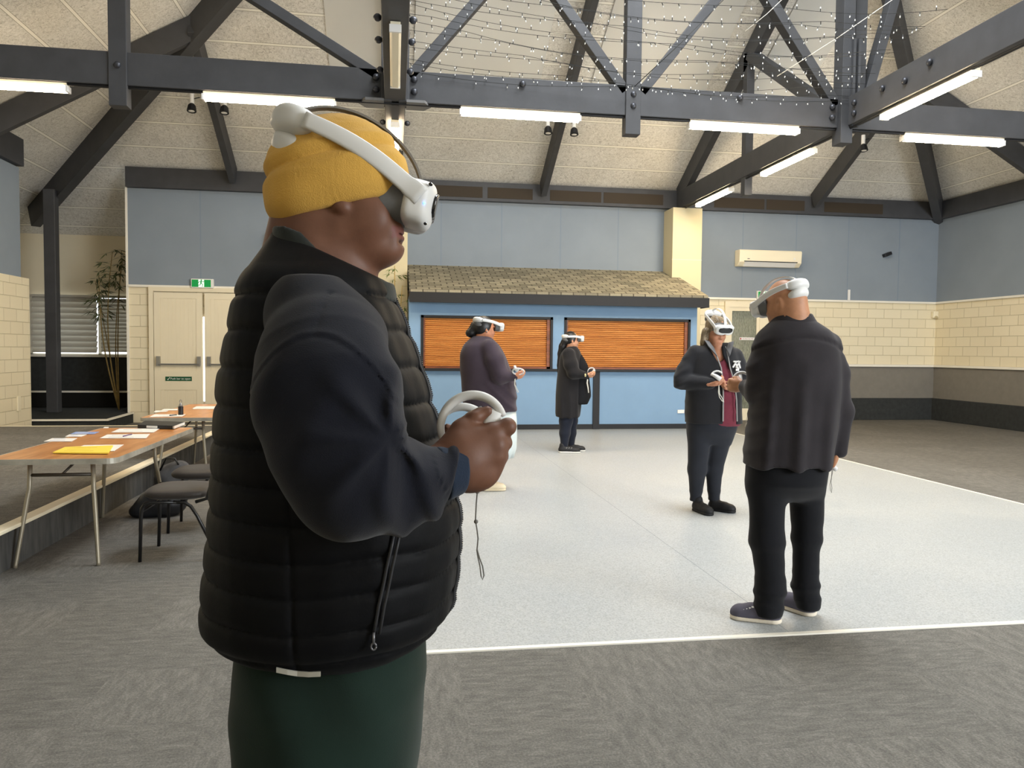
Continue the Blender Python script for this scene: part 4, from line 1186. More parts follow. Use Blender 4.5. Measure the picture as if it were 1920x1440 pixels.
def headset(label, loc, axes, pod=(-120, 98), vox=0.004, strap_top=True, wide=78, crown=0.112):
    h = placed('vr_headset', label, 'vr headset', loc, axes, 'white vr headsets')
    k = 0.001; px, pz = pod[0]*k, pod[1]*k
    B = lambda n, F, m, **kw: F.build(n, m, parent=h, raw=True, **kw)
    # visor shell, a rounded slab bowed round the face
    F = Field((0.07, -0.11, -0.075), (0.215, 0.11, 0.075), vox)
    def shell(X, Y, Z):
        bow = X+1.9*Y*Y
        p = np.abs(bow-0.145)/0.030; q = np.abs(Y)/0.088; r = np.abs(Z-0.002+0.10*(np.abs(Y))*0)/0.045
        d = ((p**4+q**4+r**4+1e-9)**0.25-1)*0.03
        nose = (np.sqrt((Y/0.026)**2+((Z+0.055)/0.024)**2)-1)*0.02
        return np.maximum(d, -nose)
    F.put((0.07, -0.11, -0.075), (0.215, 0.11, 0.075), shell)
    visor = B('visor', F, M['headset'])
    # dark front window
    F = Field((0.10, -0.10, -0.04), (0.20, 0.10, 0.045), vox)
    def win(X, Y, Z):
        bow = X+1.9*Y*Y
        q = (np.abs(Y)/0.066)**3+(np.abs(Z-0.006)/0.026)**3
        return np.maximum((q**(1/3)-1)*0.026, np.abs(bow-0.1745)-0.004)
    F.put((0.10, -0.10, -0.04), (0.20, 0.10, 0.045), win)
    B('front_window', F, M['glossy_black'])
    # foam face gasket
    F = Field((0.03, -0.10, -0.075), (0.14, 0.10, 0.075), vox)
    def gas(X, Y, Z):
        t = np.clip((X-0.05)/0.075, 0, 1)
        q = (np.abs(Y)/(0.070+0.008*t))**3+(np.abs(Z-0.001)/(0.050-0.006*t))**3
        back = 0.074-1.6*Y*Y-0.0*Z
        d = (q**(1/3)-1)*0.045
        return np.maximum(np.maximum(d, back-X), X-0.128+1.9*Y*Y)
    F.put((0.03, -0.10, -0.075), (0.14, 0.10, 0.075), gas)
    B('face_gasket', F, M['headset_grey'])
    # side arms
    n = 22
    for s in (-1, 1):
        P = []
        for i in range(n+1):
            t = i/n
            x = 0.140+(px+0.030-0.140)*t
            z = 0.010+(pz-0.004-0.010)*t+0.012*math.sin(math.pi*t)
            e = max(0.0, 1-((x-0.015)/0.165)**2)
            y = s*(0.040+(wide*k-0.040+0.008)*math.sqrt(e)) if t > 0.12 else s*(0.084+0.004*(1-t/0.12))
            P.append(np.array([x, y, z]))
        for _ in range(2):
            P = [P[0]]+[(P[i-1]+2*P[i]+P[i+1])/4 for i in range(1, n)]+[P[-1]]
        m = MB(); rings = []
        for i, p in enumerate(P):
            d = P[min(i+1, n)]-P[max(i-1, 0)]; d /= np.linalg.norm(d)
            up = np.array([0, 0, 1.0]); up -= d*np.dot(up, d); up /= np.linalg.norm(up); sd = np.cross(d, up)
            hh = 0.0165-0.0025*(i/n) if i > 2 else 0.0185; w = 0.0055
            rings.append([p+up*hh*math.copysign(abs(math.sin(a))**0.6, math.sin(a))+sd*w*math.copysign(abs(math.cos(a))**0.6, math.cos(a)) for a in [2*math.pi*q/14 for q in range(14)]])
        v = [x for r in rings for x in r]; f = []
        for i in range(n):
            for q in range(14): f.append((i*14+q, i*14+(q+1) % 14, (i+1)*14+(q+1) % 14, (i+1)*14+q))
        f.append(tuple(range(14))[::-1]); f.append(tuple(n*14+q for q in range(14)))
        m.add(v, f).build('strap_arm', M['headset'], parent=h, smooth=True)
    tilt = math.atan2(pz-0.01, 0.13-px)*0.55; tc, ts_ = math.cos(tilt), math.sin(tilt)
    # rear pod with the battery, and its pad
    F = Field((px-0.06, -0.095, pz-0.06), (px+0.085, 0.095, pz+0.06), vox)
    def podf(X, Y, Z):
        xx, zz = X-px, Z-pz
        bow = xx*tc-zz*ts_-4.2*Y*Y; zr = xx*ts_+zz*tc
        p = np.abs(bow-0.004)/0.037; q = np.abs(Y)/0.080; r = np.abs(zr)/0.029
        return ((p**2.6+q**3.2+r**2.6+1e-9)**(1/2.6)-1)*0.028
    F.put((px-0.06, -0.095, pz-0.06), (px+0.085, 0.095, pz+0.06), podf)
    F.cone((px-0.030, -0.06, pz-0.022), (px-0.030, 0.06, pz-0.022), 0.006, 0.006, 0.006, op='s')
    B('battery_pod', F, M['headset'])
    F = Field((px-0.05, -0.085, pz-0.085), (px+0.085, 0.085, pz-0.005), vox)
    def pad(X, Y, Z):
        bow = X-4.6*Y*Y
        p = np.abs(bow-px-0.012)/0.036; q = np.abs(Y)/0.068; r = np.abs(Z-(pz-0.044)+0.25*(X-px))/0.027
        return ((p**2.6+q**3+r**2.6+1e-9)**(1/2.6)-1)*0.02
    F.put((px-0.05, -0.085, pz-0.085), (px+0.085, 0.085, pz-0.005), pad)
    B('rear_pad', F, M['headset_grey'] if vox > 0.0045 else M['headset'])
    if strap_top:
        P = []
        a = np.array([px+0.012, 0, pz+0.024]); b = np.array([0.142, 0, 0.044])
        ctr = np.array([0.015, 0, 0.030]); R0 = np.linalg.norm(a-ctr); R1 = np.linalg.norm(b-ctr)
        a0 = math.atan2(a[2]-ctr[2], a[0]-ctr[0]); a1 = math.atan2(b[2]-ctr[2], b[0]-ctr[0])
        for i in range(21):
            t = i/20; an = a0+(a1-a0)*t; R = R0+(R1-R0)*t+(crown-(R0+R1)/2)*math.sin(math.pi*t)
            P.append(ctr+R*np.array([math.cos(an), 0, math.sin(an)]))
        m = MB(); v = []; f = []
        for i, p in enumerate(P):
            d = P[min(i+1, 20)]-P[max(i-1, 0)]; d /= np.linalg.norm(d); u = np.array([-d[2], 0, d[0]])
            v += [p+np.array([0, y, 0])+u*w for y, w in ((-0.012, -0.002), (0.012, -0.002), (0.012, 0.002), (-0.012, 0.002))]
        for i in range(20):
            for q in range(4): f.append((i*4+q, i*4+(q+1) % 4, (i+1)*4+(q+1) % 4, (i+1)*4+q))
        f += [(3, 2, 1, 0), (80, 81, 82, 83)]
        m.add(v, f).build('top_strap', M['headset'] if strap_top == 'white' else M['cord'], parent=h)
    return h

def controller(label, loc, axes, lanyard=None, cord=None, n=28, arc=(-40, 215), R=0.050):
    """local x: towards the front of the controller, z: up out of the face, y: sideways"""
    c = placed('vr_controller', label, 'vr controller', loc, axes, 'white vr controllers')
    P = []; rr = []
    for i in range(n+1):
        a = math.radians(arc[0]+(arc[1]-arc[0])*i/n)
        P.append((R*math.cos(a), 0.0, R*math.sin(a))); t = i/n
        rr.append(0.0062+0.0022*math.sin(math.pi*min(1, t*1.2))*(1-t*0.4))
    MB().tube(P, rr, 12).build('ring', M['headset'], parent=c, smooth=True)
    return c

def ctl_fix(c, pieces):
    for name, mb, mat in pieces: mb.build(name, mat, parent=c, smooth=True)

# the nearest man's headset: tilted down at the front, its pod high on the back of the beanie
_a = math.radians(-12)
hx = np.array([math.cos(_a)*0.975, 0.222, math.sin(_a)]); hz = np.array([-math.sin(_a), 0, math.cos(_a)]); hz -= hx*np.dot(hx, hz); hz /= np.linalg.norm(hz)
axes1 = np.stack([hx, np.cross(hz, hx), hz])
hs1 = headset('white vr headset with blue light, worn over the mustard beanie', q1(640, 354), axes1, (-112, 90), 0.0028, True, 84, 0.104)
MB().ball((0.148, -0.0875, 0.000), (0.002, 0.0014, 0.0016)).build('status_light', M['led_blue'], parent=hs1)
MB().ball((0.152, -0.083, 0.036), (0.004, 0.004, 0.0035)).build('tracking_camera', M['glossy_black'], parent=hs1)
MB().ball((0.158, -0.082, -0.034), (0.0035, 0.004, 0.003)).build('tracking_camera', M['glossy_black'], parent=hs1)

def wpath(*pts): return [V(*p) for p in pts]
# controller in his right (near) hand
cz = HZ(648, 512, 1.252)
fx = np.array([0.93, 0.05, 0.36]); fz = np.array([-0.28, 0.26, 0.92])
axc = rot_axes(fx, fz)
c1 = controller('white vr controller held in the near hand of the man in the beanie', cz, axc, n=40, arc=(-2, 208), R=0.0530)
g = MB().tube([(0.044, 0.0, 0.012), (0.020, 0.008, -0.012), (-0.012, 0.012, -0.035), (-0.035, 0.010, -0.062)], [0.015, 0.0165, 0.0155, 0.013], 14)
g.build('grip', M['headset'], parent=c1, smooth=True)
fp = Field((-0.02, -0.03, -0.03), (0.075, 0.04, 0.045), 0.0022)
fp.ell((0.026, 0.010, 0.004), (0.030, 0.017, 0.010), 0, rot=rot_axes((0.985, 0, 0.17)))
fp.build('face_plate', M['headset'], parent=c1, raw=True)
ts = MB().tube([(0.020, 0.002, 0.010), (0.018, 0.002, 0.022)], 0.0055, 12).tube([(0.018, 0.002, 0.021), (0.0172, 0.002, 0.0255)], [0.0092, 0.0088], 14)
ts.build('thumbstick', M['grey_plastic'], parent=c1, smooth=False)
for dx, dy in ((0.034, 0.000), (0.041, 0.010)):
    MB().tube([(dx, dy, 0.008), (dx-0.001, dy, 0.0175)], 0.004, 10).build('button', M['grey_plastic'], parent=c1)
def lanyard(ctrl, pts, rad, bead=None, mat=None):
    inv = np.array(ctrl.matrix_world.inverted())
    loc = lambda P: [tuple((inv@np.append(to_world(p), 1))[:3]) for p in P]
    MB().tube(loc(pts), rad, 6).build('lanyard', mat or M['cord'], parent=ctrl, smooth=True)
    for b, r in (bead or []):
        MB().ball(loc([b])[0], r, 10, 8).build('cord_stop', mat or M['cord'], parent=ctrl, smooth=True)
Dl = 1.245
lanyard(c1, wpath((893, 910, Dl), (895, 922, Dl), (893, 945, Dl), (891.5, 977, Dl), (894, 990, Dl), (896.5, 1010, Dl), (894.5, 1030, Dl), (899, 1046, Dl), (905, 1062, Dl), (907.5, 1079, Dl), (904.5, 1087, Dl), (902, 1080, Dl), (900, 1062, Dl), (896, 1044, Dl), (894, 1031, Dl)), 0.0012, [(V(895, 921, Dl), 0.0042), (V(892.5, 978, Dl), 0.0036)])
# controller in his left (far) hand
c2 = controller('white vr controller in the far hand, showing behind the near one', V(868, 812, 1.46), rot_axes((0.92, -0.1, 0.36), (-0.3, -0.2, 0.92)), n=30, arc=(-10, 208), R=0.053)
MB().tube([(0.044, 0.0, 0.012), (0.020, -0.006, -0.012), (-0.012, -0.010, -0.035), (-0.035, -0.010, -0.062)], [0.015, 0.0165, 0.0155, 0.013], 12).build('grip', M['headset'], parent=c2, smooth=True)
# ---------------------------------------------------------------- the other four people
class Fig:
    def __init__(s, D, foot, skin_rgb, label, key):
        s.D = D; s.foot = to_world(np.array([V(foot, 700, D)[0], D, 0.0])); s.label = label
        s.skin = skin('skin_'+key, skin_rgb)
    def q(s, px, py, dd=0.0): return V(px, py, s.D+dd)
    def r(s, px, dd=0.0): return px*(s.D+dd)/FPX
    def chain(s, F, pts, k=0.03, **kw):
        F.chain([(s.q(*(p[:2]+((p[3] if len(p) > 3 else 0.0),))), s.r(p[2])) for p in pts], k, **kw)
    def rows(s, F, rows, k=0.0, power=2.2, disp=None, cdd=0.0):
        out = []
        for r in rows:
            y, a, b, w = r[:4]; c = r[4] if len(r) > 4 else cdd
            pa, pb = s.q(a, y, c), s.q(b, y, c); out.append((pa[2], pa[0], pb[0], s.D+c-w, s.D+c+w))
        F.loft(out, k, power, disp)
    def box(s, x0, y0, x1, y1, d0, d1):
        a, b = s.q(x0, y1), s.q(x1, y0)
        return (min(a[0], b[0]), s.D+d0, min(a[2], b[2])), (max(a[0], b[0]), s.D+d1, max(a[2], b[2]))
    def add(s, name, F, mat, **k): return F.build(name, mat, parent=s.root, origin=tuple(s.root.location), **k)
    def body(s, F, mats=None, **k):
        s.root = F.build('person', mats or s.skin, origin=s.foot, **k); tag(s.root, s.label, 'person'); return s.root

def unit(v): v = np.array(v, float); return v/np.linalg.norm(v)
def hand(F, w, d, n, th, L=0.17, curl=0.75):
    """w wrist, d towards the knuckles, n the way the palm faces, th +1/-1 thumb side"""
    d = unit(d); n = np.array(n, float); n = unit(n-d*np.dot(n, d)); s = np.cross(d, n)*th; k = L/0.18
    F.cone(w, w+d*0.05*k, 0.026*k, 0.034*k, 0.02, squash=(n, 0.6))
    F.cone(w+d*0.04*k+s*0.018*k, w+d*0.085*k+s*0.024*k, 0.019*k, 0.016*k, 0.015)
    F.cone(w+d*0.04*k-s*0.018*k, w+d*0.078*k-s*0.028*k, 0.019*k, 0.014*k, 0.015)
    for o, l, r in ((0.028, 0.92, 0.0098), (0.010, 1.0, 0.0102), (-0.009, 0.94, 0.0096), (-0.027, 0.78, 0.0086)):
        p = w+d*(0.088-abs(o-0.008)*0.22)*k+s*o*k; a = 0.0; prev = p; rr = r*k
        for seg, ln in enumerate((0.040, 0.026, 0.021)):
            a += curl*(0.9, 1.15, 0.8)[seg]
            nx = prev+(d*math.cos(a)+n*math.sin(a))*ln*l*k
            F.cone(prev, nx, rr, rr*0.9, 0.006); prev = nx; rr *= 0.92
    t0 = w+d*0.02*k+s*0.026*k; t1 = w+d*0.055*k+s*0.047*k+n*0.014*k; t2 = w+d*0.085*k+s*0.044*k+n*0.026*k; t3 = w+d*0.105*k+s*0.034*k+n*0.034*k
    F.cone(t0, t1, 0.017*k, 0.0125*k, 0.012); F.cone(t1, t2, 0.0118*k, 0.0108*k, 0.006); F.cone(t2, t3, 0.0108*k, 0.009*k, 0.005)

def head(F, c, f, up, R=(0.098, 0.077, 0.113), jaw=1.0, neck=0.06, nk=None):
    """skull, jaw, nose, lips, ears; c is the skull centre, f the way the face looks"""
    A = rot_axes(f, up); X, Yv, Z = A
    P = lambda x, y, z: c+X*x+Yv*y+Z*z
    F.ell(P(0, 0, 0.012), R, 0.02, rot=A)
    F.ell(P(0.036, 0, -0.052), (0.062*jaw, 0.062*jaw, 0.062), 0.03, rot=A)
    for s in (-1, 1):
        F.cone(P(0.0, s*0.05*jaw, -0.055), P(0.075, s*0.016, -0.098), 0.026, 0.018, 0.025)
        F.ell(P(0.062, s*0.040, -0.035), (0.030, 0.025, 0.030), 0.02, rot=A)
        F.ell(P(0.083, s*0.033, 0.006), (0.016, 0.017, 0.012), 0.008, 's', rot=A)
        F.ell(P(0.076, s*0.033, 0.006), (0.013, 0.014, 0.012), 0.002, rot=A)
        F.ell(P(0.090, s*0.033, 0.026), (0.010, 0.024, 0.008), 0.01, rot=A)
        F.ell(P(-0.006, s*0.080, -0.012), (0.018, 0.010, 0.030), 0.006, rot=A)
        F.ell(P(0.002, s*0.090, -0.008), (0.009, 0.007, 0.016), 0.004, 's', rot=A)
        F.ell(P(0.103, s*0.012, -0.036), (0.011, 0.010, 0.008), 0.006, rot=A)
    F.cone(P(0.093, 0, 0.008), P(0.112, 0, -0.034), 0.009, 0.011, 0.012)
    F.ell(P(0.080, 0, -0.096), (0.020, 0.024, 0.018), 0.014, rot=A)
    F.ell(P(0.086, 0, -0.066), (0.014, 0.028, 0.020), 0.016, rot=A)
    F.ell(P(0.097, 0, -0.059), (0.008, 0.022, 0.006), 0.004, rot=A)
    F.ell(P(0.095, 0, -0.070), (0.008, 0.020, 0.007), 0.004, rot=A)
    F.ell(P(0.103, 0, -0.0642), (0.010, 0.024, 0.0018), 0.002, 's', rot=A)
    b = nk if nk is not None else P(-0.02, 0, -0.05)-np.array([0, 0, 0.13])
    F.cone(P(-0.016, 0, -0.04), b, neck, neck*1.12, 0.03)

def shoe(fig, name, heel, toe, mat, sole=None, r=0.042, h=0.0):
    """heel, toe: points on the floor in the turned frame"""
    a, b = np.array(heel, float), np.array(toe, float); a[2] = b[2] = 0.004
    d = unit(b-a); s = np.array([-d[1], d[0], 0.0]); L = np.linalg.norm(b-a)
    lo = np.minimum(a, b)-0.08; hi = np.maximum(a, b)+0.08; hi[2] = 0.16; lo[2] = -0.03
    F = Field(lo, hi, 0.006 if fig.D < 5 else 0.008)
    up = np.array([0, 0, 1.0])
    F.cone(a+d*0.045+up*0.042, a+d*(L-0.055)+up*0.036, r, r*1.02, 0.02, squash=(up, 0.92))
    F.cone(a+d*(L-0.10)+up*0.036, a+d*(L-0.042)+up*0.030, r, r*0.88, 0.02, squash=(up, 0.8))
    F.cone(a+d*0.05+up*0.05, a+d*0.055+up*0.105, r*0.98, r*0.92, 0.02)
    F.cone(a+d*0.09+up*0.055, a+d*0.15+up*0.055, r*0.82, r*0.7, 0.03)
    F.cut((0, 0, 0.022), (0, 0, -1))
    o = fig.add(name, F, mat)
    G = Field(lo, hi, 0.006 if fig.D < 5 else 0.008)
    n = 12; P = []
    G.cone(a+d*0.045+up*0.014, a+d*(L-0.05)+up*0.014, r*1.05, r*1.10, 0.0)
    G.cut((0, 0, 0.005), (0, 0, -1)); G.cut((0, 0, 0.028), (0, 0, 1), 0.004)
    q = G.build('sole', sole or mat, parent=o, origin=tuple(parent_loc(fig.root)))
    return o

# ---- the man in the dark jacket with his back to us
M['jacket_d'] = cloth('charcoal_softshell', (44, 41, 44), 0.85, 0.2, 300)
M['trouser_d'] = cloth('black_trousers', (22, 23, 27), 0.92, 0.2, 300)
g2 = Fig(4.03, 1475, (176, 128, 96), 'person with shaved head and dark jacket, standing with back to camera', 'tan')
def man_back():
    g = g2
    F = Field(*g.box(1350, 500, 1600, 1180, -0.32, 0.45), 0.016, fine=[(g.q(1425, 615, 0)-np.array([0, 0.2, 0]), g.q(1525, 510, 0)+np.array([0, 0.22, 0]), 0.0055), (g.q(1368, 775, 0)*np.array([1, 0, 1])+np.array([0, g.D+0.02, 0]), g.q(1412, 690, 0)*np.array([1, 0, 1])+np.array([0, g.D+0.36, 0]), 0.005), (g.q(1545, 900, 0)*np.array([1, 0, 1])+np.array([0, g.D-0.15, 0]), g.q(1590, 840, 0)*np.array([1, 0, 1])+np.array([0, g.D+0.15, 0]), 0.005)])
    g.chain(F, [(1485, 600, 28), (1490, 660, 40), (1485, 760, 50), (1480, 860, 36), (1475, 910, 26)], 0.05)
    for x, dd in ((1440, -0.04), (1511, 0.05)): g.chain(F, [(x, 900, 18, dd), (x, 1010, 13, dd), (x, 1140, 9, dd)], 0.03)
    f = unit((-0.66, 0.72, -0.17))
    head(F, g.q(1473, 566, 0.02), f, (0, 0, 1), R=(0.100, 0.082, 0.108), jaw=1.12, neck=0.070, nk=g.q(1490, 612, 0.0))
    F.cone(g.q(1490, 566, -0.02), g.q(1491, 600, -0.02), 0.062, 0.072, 0.03)
    g.chain(F, [(1430, 655, 16), (1424, 735, 14, 0.02), (1395, 726, 10, 0.17)], 0.03)
    hand(F, g.q(1392, 726, 0.18), (-0.6, 0.75, 0.12), (0.75, 0.6, -0.1), -1)
    g.chain(F, [(1562, 660, 16), (1577, 770, 13), (1568, 846, 9)], 0.03)
    hand(F, g.q(1568, 846, 0.0), (-0.12, 0.35, -1), (-0.9, 0.3, 0), 1, curl=0.6)
    g.body(F)
    # jacket
    J = Field(*g.box(1370, 585, 1612, 905, -0.30, 0.36), 0.0085)
    nz = wob(41, 6); nz2 = wob(42, 6)
    g.rows(J, [(598, 1452, 1522, .085), (608, 1440, 1537, .11), (622, 1428, 1556, .135), (645, 1418, 1569, .155), (690, 1413, 1573, .17), (740, 1409, 1572, .18), (790, 1404, 1570, .19), (843, 1396, 1562, .195), (872, 1395, 1557, .195)], power=2.3)
    g.chain(J, [(1434, 640, 18), (1429, 690, 27, 0.0), (1426, 734, 27, 0.02)], 0.04)
    g.chain(J, [(1426, 736, 26, 0.02), (1396, 726, 15, 0.165)], 0.03)
    g.chain(J, [(1557, 645, 20), (1568, 700, 24), (1575, 770, 21), (1570, 846, 15)], 0.03)
    x0 = g.q(1490, 700)
    def disp(X, Y, Z):
        v = ridge((X-x0[0])*34+2.4*nz(X, Y, Z, 5)-(Z-1.1)*3)*np.clip((1.42-Z)/0.35, 0, 1)
        arm = ridge((Z-(X-x0[0])*0.7)*70+2*nz2(X, Y, Z, 12))*np.exp(-((X-g.q(1410, 720)[0])/0.05)**2)
        zt = g.q(1480, 634)[2]-1.2*(X-x0[0])**2
        yk = -0.010*np.exp(-((Z-zt)/0.009)**2)*(Y < g.D)
        return 0.014*v+0.005*arm+0.006*nz(X, Y, Z, 14)+yk
    J.displace(disp)
    J.cut(g.q(1393, 726, 0.17), g.q(1393, 726, 0.17)-g.q(1426, 736, 0.02), 0.004)
    J.cut(g.q(1568, 849, 0), (0, 0, -1), 0.0) if False else None
    g.add('jacket', J, M['jacket_d'])
    C = Field(*g.box(1425, 580, 1545, 625, -0.17, 0.20), 0.007)
    g.rows(C, [(588, 1455, 1521, .082), (600, 1448, 1528, .095), (612, 1440, 1536, .11)], power=2.1)
    C2 = Field(*g.box(1425, 580, 1545, 625, -0.17, 0.20), 0.007)
    g.rows(C2, [(580, 1461, 1515, .07), (600, 1454, 1522, .083), (616, 1446, 1530, .098)], power=2.1)
    C.F = np.maximum(C.F, -C2.F); g.add('collar', C, M['jacket_d'])
    T = Field(*g.box(1380, 835, 1570, 1178, -0.26, 0.30), 0.010)
    g.rows(T, [(845, 1402, 1554, .15), (900, 1401, 1548, .165), (912, 1402, 1547, .14), (926, 1404, 1544, .10), (938, 1412, 1536, .05)], power=2.3)
    g.chain(T, [(1437, 915, 36, -0.02), (1438, 1010, 29, -0.04), (1444, 1100, 27, -0.05), (1441, 1143, 27, -0.06)], 0.035)
    g.chain(T, [(1513, 915, 33, 0.04), (1513, 1010, 26, 0.05), (1510, 1100, 23.5, 0.05), (1515, 1130, 25, 0.05)], 0.035)
    kn = g.q(1440, 1015)[2]
    T.displace(lambda X, Y, Z: 0.008*nz(X, Y, Z, (12, 12, 20))+0.006*ridge(Z*75+3*nz2(X, Y, Z, 9))*np.exp(-((Z-0.14)/0.09)**2)+0.003*ridge(Z*60+2*nz(X, Y, Z, 9))*np.exp(-((Z-kn)/0.08)**2))
    T.cut((0, 0, 0.035), (0, 0, -1))
    g.add('trousers', T, M['trouser_d'])
    sm = plain('shoe_slate', (84, 82, 96), 0.7, 0.3); wl = plain('sole_cream', (222, 212, 194), 0.6, 0.3)
    hl = g.q(1462, 1168, -0.06); hl = np.array([hl[0], g.D-0.08, 0]); tl = np.array([g.q(1362, 1148)[0]+0.02, g.D+0.0, 0])
    o = shoe(g, 'shoe', hl, tl, sm, wl, 0.047)
    la = MB()
    for i in range(4):
        c = hl+(tl-hl)*(0.60+0.055*i); la.obox(c+np.array([0, -0.012, 0.083-0.006*i]), (1, 0, 0), (0, 1, 0), (0, 0, 1), 0.005, 0.03, 0.003)
    mesh_on(o, 'laces', la, M['white_plastic'])
    hr = np.array([g.q(1530, 1150)[0], g.D+0.02, 0]); tr = hr+np.array([-0.155, 0.235, 0])
    shoe(g, 'shoe', hr, tr, sm, wl, 0.047)
    ha = headset('white vr headset on the shaved head of the man with his back turned', g.q(1470, 567, 0.02), rot_axes(unit((-0.62, 0.74, -0.24))), (-112, 66), 0.0045, 'white', 86, 0.104)
    c = controller('white ring controller in front of the elbow of the man in the dark jacket', g.q(1392, 714, 0.26), rot_axes((0.6, -0.3, -0.75), (0.7, 0.2, 0.6)), arc=(20, 300))
    MB().tube([(0.03, 0, -0.035), (0.0, 0, -0.02), (-0.045, 0.01, 0.02)], [0.015, 0.016, 0.014], 12).build('grip', M['headset'], parent=c, smooth=True)
    q = lambda x, y, d=0.06: g.q(x, y, d)
    lanyard(c, [q(1404, 775, .24), q(1402, 790, .24), q(1397, 800, .24), q(1399, 790, .24), q(1402, 776, .24)], 0.0016, mat=M['cord_white'])
    c = controller('white vr controller in the lowered right hand of the man in the dark jacket', g.q(1552, 862, 0.16), rot_axes((-0.4, 0.9, -0.2), (-0.3, 0, 0.9)), arc=(-10, 200))
    MB().tube([(0.044, 0.0, 0.012), (0.02, 0, -0.012), (-0.035, 0, -0.06)], [0.014, 0.016, 0.013], 12).build('grip', M['headset'], parent=c, smooth=True)
    lanyard(c, [q(1562, 868), q(1560, 880), q(1559, 895), q(1556, 908), q(1557, 920), q(1559, 924), q(1560, 915), q(1558, 903), q(1561, 885), q(1563, 868)], 0.0014)
man_back()

# ---- the woman facing us in the open black jacket
M['jacket_k'] = cloth('black_softshell', (36, 36, 39), 0.85, 0.2, 300)
M['maroon'] = cloth('maroon_knit', (108, 48, 60), 0.9, 0.25, 300)
M['jeans_k'] = cloth('black_denim', (38, 40, 46), 0.9, 0.25, 300)
M['hair_b'] = MatB('streaked_brown_hair', 0.5, 0.4)
M['hair_b'].color(M['hair_b'].ramp(M['hair_b'].noise(M['hair_b'].coord((60, 60, 6)), 3, 3), [(0.35, lin((74, 60, 48))), (0.65, lin((158, 140, 112)))]))
M['hair_b'] = M['hair_b'].m
M['hair_k'] = plain('black_hair', (20, 19, 20), 0.38, 0.5, var=0.3, vscale=40, bump=0.3, bscale=120)
g3 = Fig(6.77, 1335, (184, 132, 104), 'person in open black jacket and maroon top, facing the camera with a headset', 'warm')
def woman_front():
    g = g3
    F = Field(*g.box(1255, 580, 1400, 965, -0.40, 0.30), 0.018, fine=[(g.q(1312, 668)-np.array([0, 0.16, 0]), g.q(1372, 584)+np.array([0, 0.16, 0]), 0.0065), (g.q(1318, 735)*np.array([1, 0, 1])+np.array([0, g.D-0.38, 0]), g.q(1364, 692)*np.array([1, 0, 1])+np.array([0, g.D-0.12, 0]), 0.006)])
    f = unit((0.26, -0.90, -0.34))
    head(F, g.q(1342, 620, 0.0), f, (0, 0, 1), R=(0.098, 0.080, 0.110), jaw=1.12, neck=0.062, nk=g.q(1344, 662, 0.03))
    F.ell(g.q(1346, 648, -0.05), (0.055, 0.05, 0.03), 0.03)
    g.chain(F, [(1344, 660, 13), (1342, 700, 24), (1340, 760, 22), (1338, 790, 18)], 0.04)
    F.ell(g.q(1347, 668, -0.06), (0.09, 0.06, 0.07), 0.04)
    for x in (1307, 1340): g.chain(F, [(x+4, 800, 11), (x, 880, 5), (x, 935, 3.5)], 0.03)
    g.chain(F, [(1304, 665, 10), (1277, 714, 9, -0.05), (1330, 720, 6.5, -0.23)], 0.02)
    hand(F, g.q(1331, 720, -0.235), (0.93, -0.35, 0.1), (0.3, -0.25, 0.9), 1, L=0.175)
    g.chain(F, [(1378, 670, 10), (1392, 722, 9, -0.04), (1372, 728, 6.5, -0.2)], 0.02)
    hand(F, g.q(1372, 728, -0.20), (-0.9, -0.35, 0.1), (-0.2, -0.3, 0.9), -1, L=0.17)
    g.body(F)
    H = Field(*g.box(1306, 580, 1375, 662, -0.13, 0.16), 0.0065)
    A = rot_axes(f, (0, 0, 1)); c = g.q(1342, 620, 0.0)
    H.ell(c+A[2]*0.022-A[0]*0.014, (0.106, 0.092, 0.112), 0.01, rot=A)
    H.cut(c+A[0]*0.052, A[0]*0.92-A[2]*0.45, 0.01)
    H.cut(c-A[2]*0.075, -A[2], 0.02)
    g.chain(H, [(1323, 632, 6, -0.01), (1318, 645, 5, -0.01), (1316, 658, 3.5, 0.0)], 0.02)
    g.chain(H, [(1322, 622, 7, -0.03), (1320, 640, 5, -0.02)], 0.02)
    nz = wob(51, 6); H.displace(lambda X, Y, Z: 0.004*np.sin(95*X+40*Z+2*nz(X, Y, Z, 20)))
    g.add('hair', H, M['hair_b'])
    # maroon top
    T = Field(*g.box(1290, 655, 1395, 800, -0.30, 0.2), 0.010)
    g.rows(T, [(668, 1325, 1368, .10, -.03), (690, 1320, 1378, .125, -.03), (715, 1318, 1384, .14, -.035), (745, 1314, 1386, .145, -.035), (790, 1312, 1388, .145, -.035), (797, 1314, 1386, .14, -.035)], power=2.3)
    T.displace(lambda X, Y, Z: 0.004*ridge(Z*55+2*nz(X, Y, Z, 10))+0.002*nz(X, Y, Z, 18))
    a = g.q(1347, 678, -0.15); T.ell(g.q(1347, 664, -0.16), (0.075, 0.16, 0.075), 0.01, 's')
    g.add('top', T, M['maroon'])
    J = Field(*g.box(1255, 636, 1402, 800, -0.36, 0.26), 0.0085)
    g.rows(J, [(642, 1324, 1364, .075), (650, 1312, 1374, .11), (662, 1300, 1382, .14), (685, 1294, 1387, .17), (720, 1288, 1388, .195), (755, 1285, 1389, .20), (792, 1286, 1390, .20)], power=2.4)
    g.chain(J, [(1304, 663, 16), (1284, 695, 16, -0.02), (1279, 714, 15, -0.05)], 0.03)
    g.chain(J, [(1279, 716, 15, -0.05), (1332, 719, 9.5, -0.22)], 0.025)
    g.chain(J, [(1378, 668, 15), (1391, 700, 15, -0.02), (1393, 722, 14, -0.04)], 0.03)
    g.chain(J, [(1393, 722, 14, -0.04), (1374, 727, 9.5, -0.18)], 0.025)
    zz = [g.q(1340, y)[2] for y in (797, 720, 690, 660, 636)]
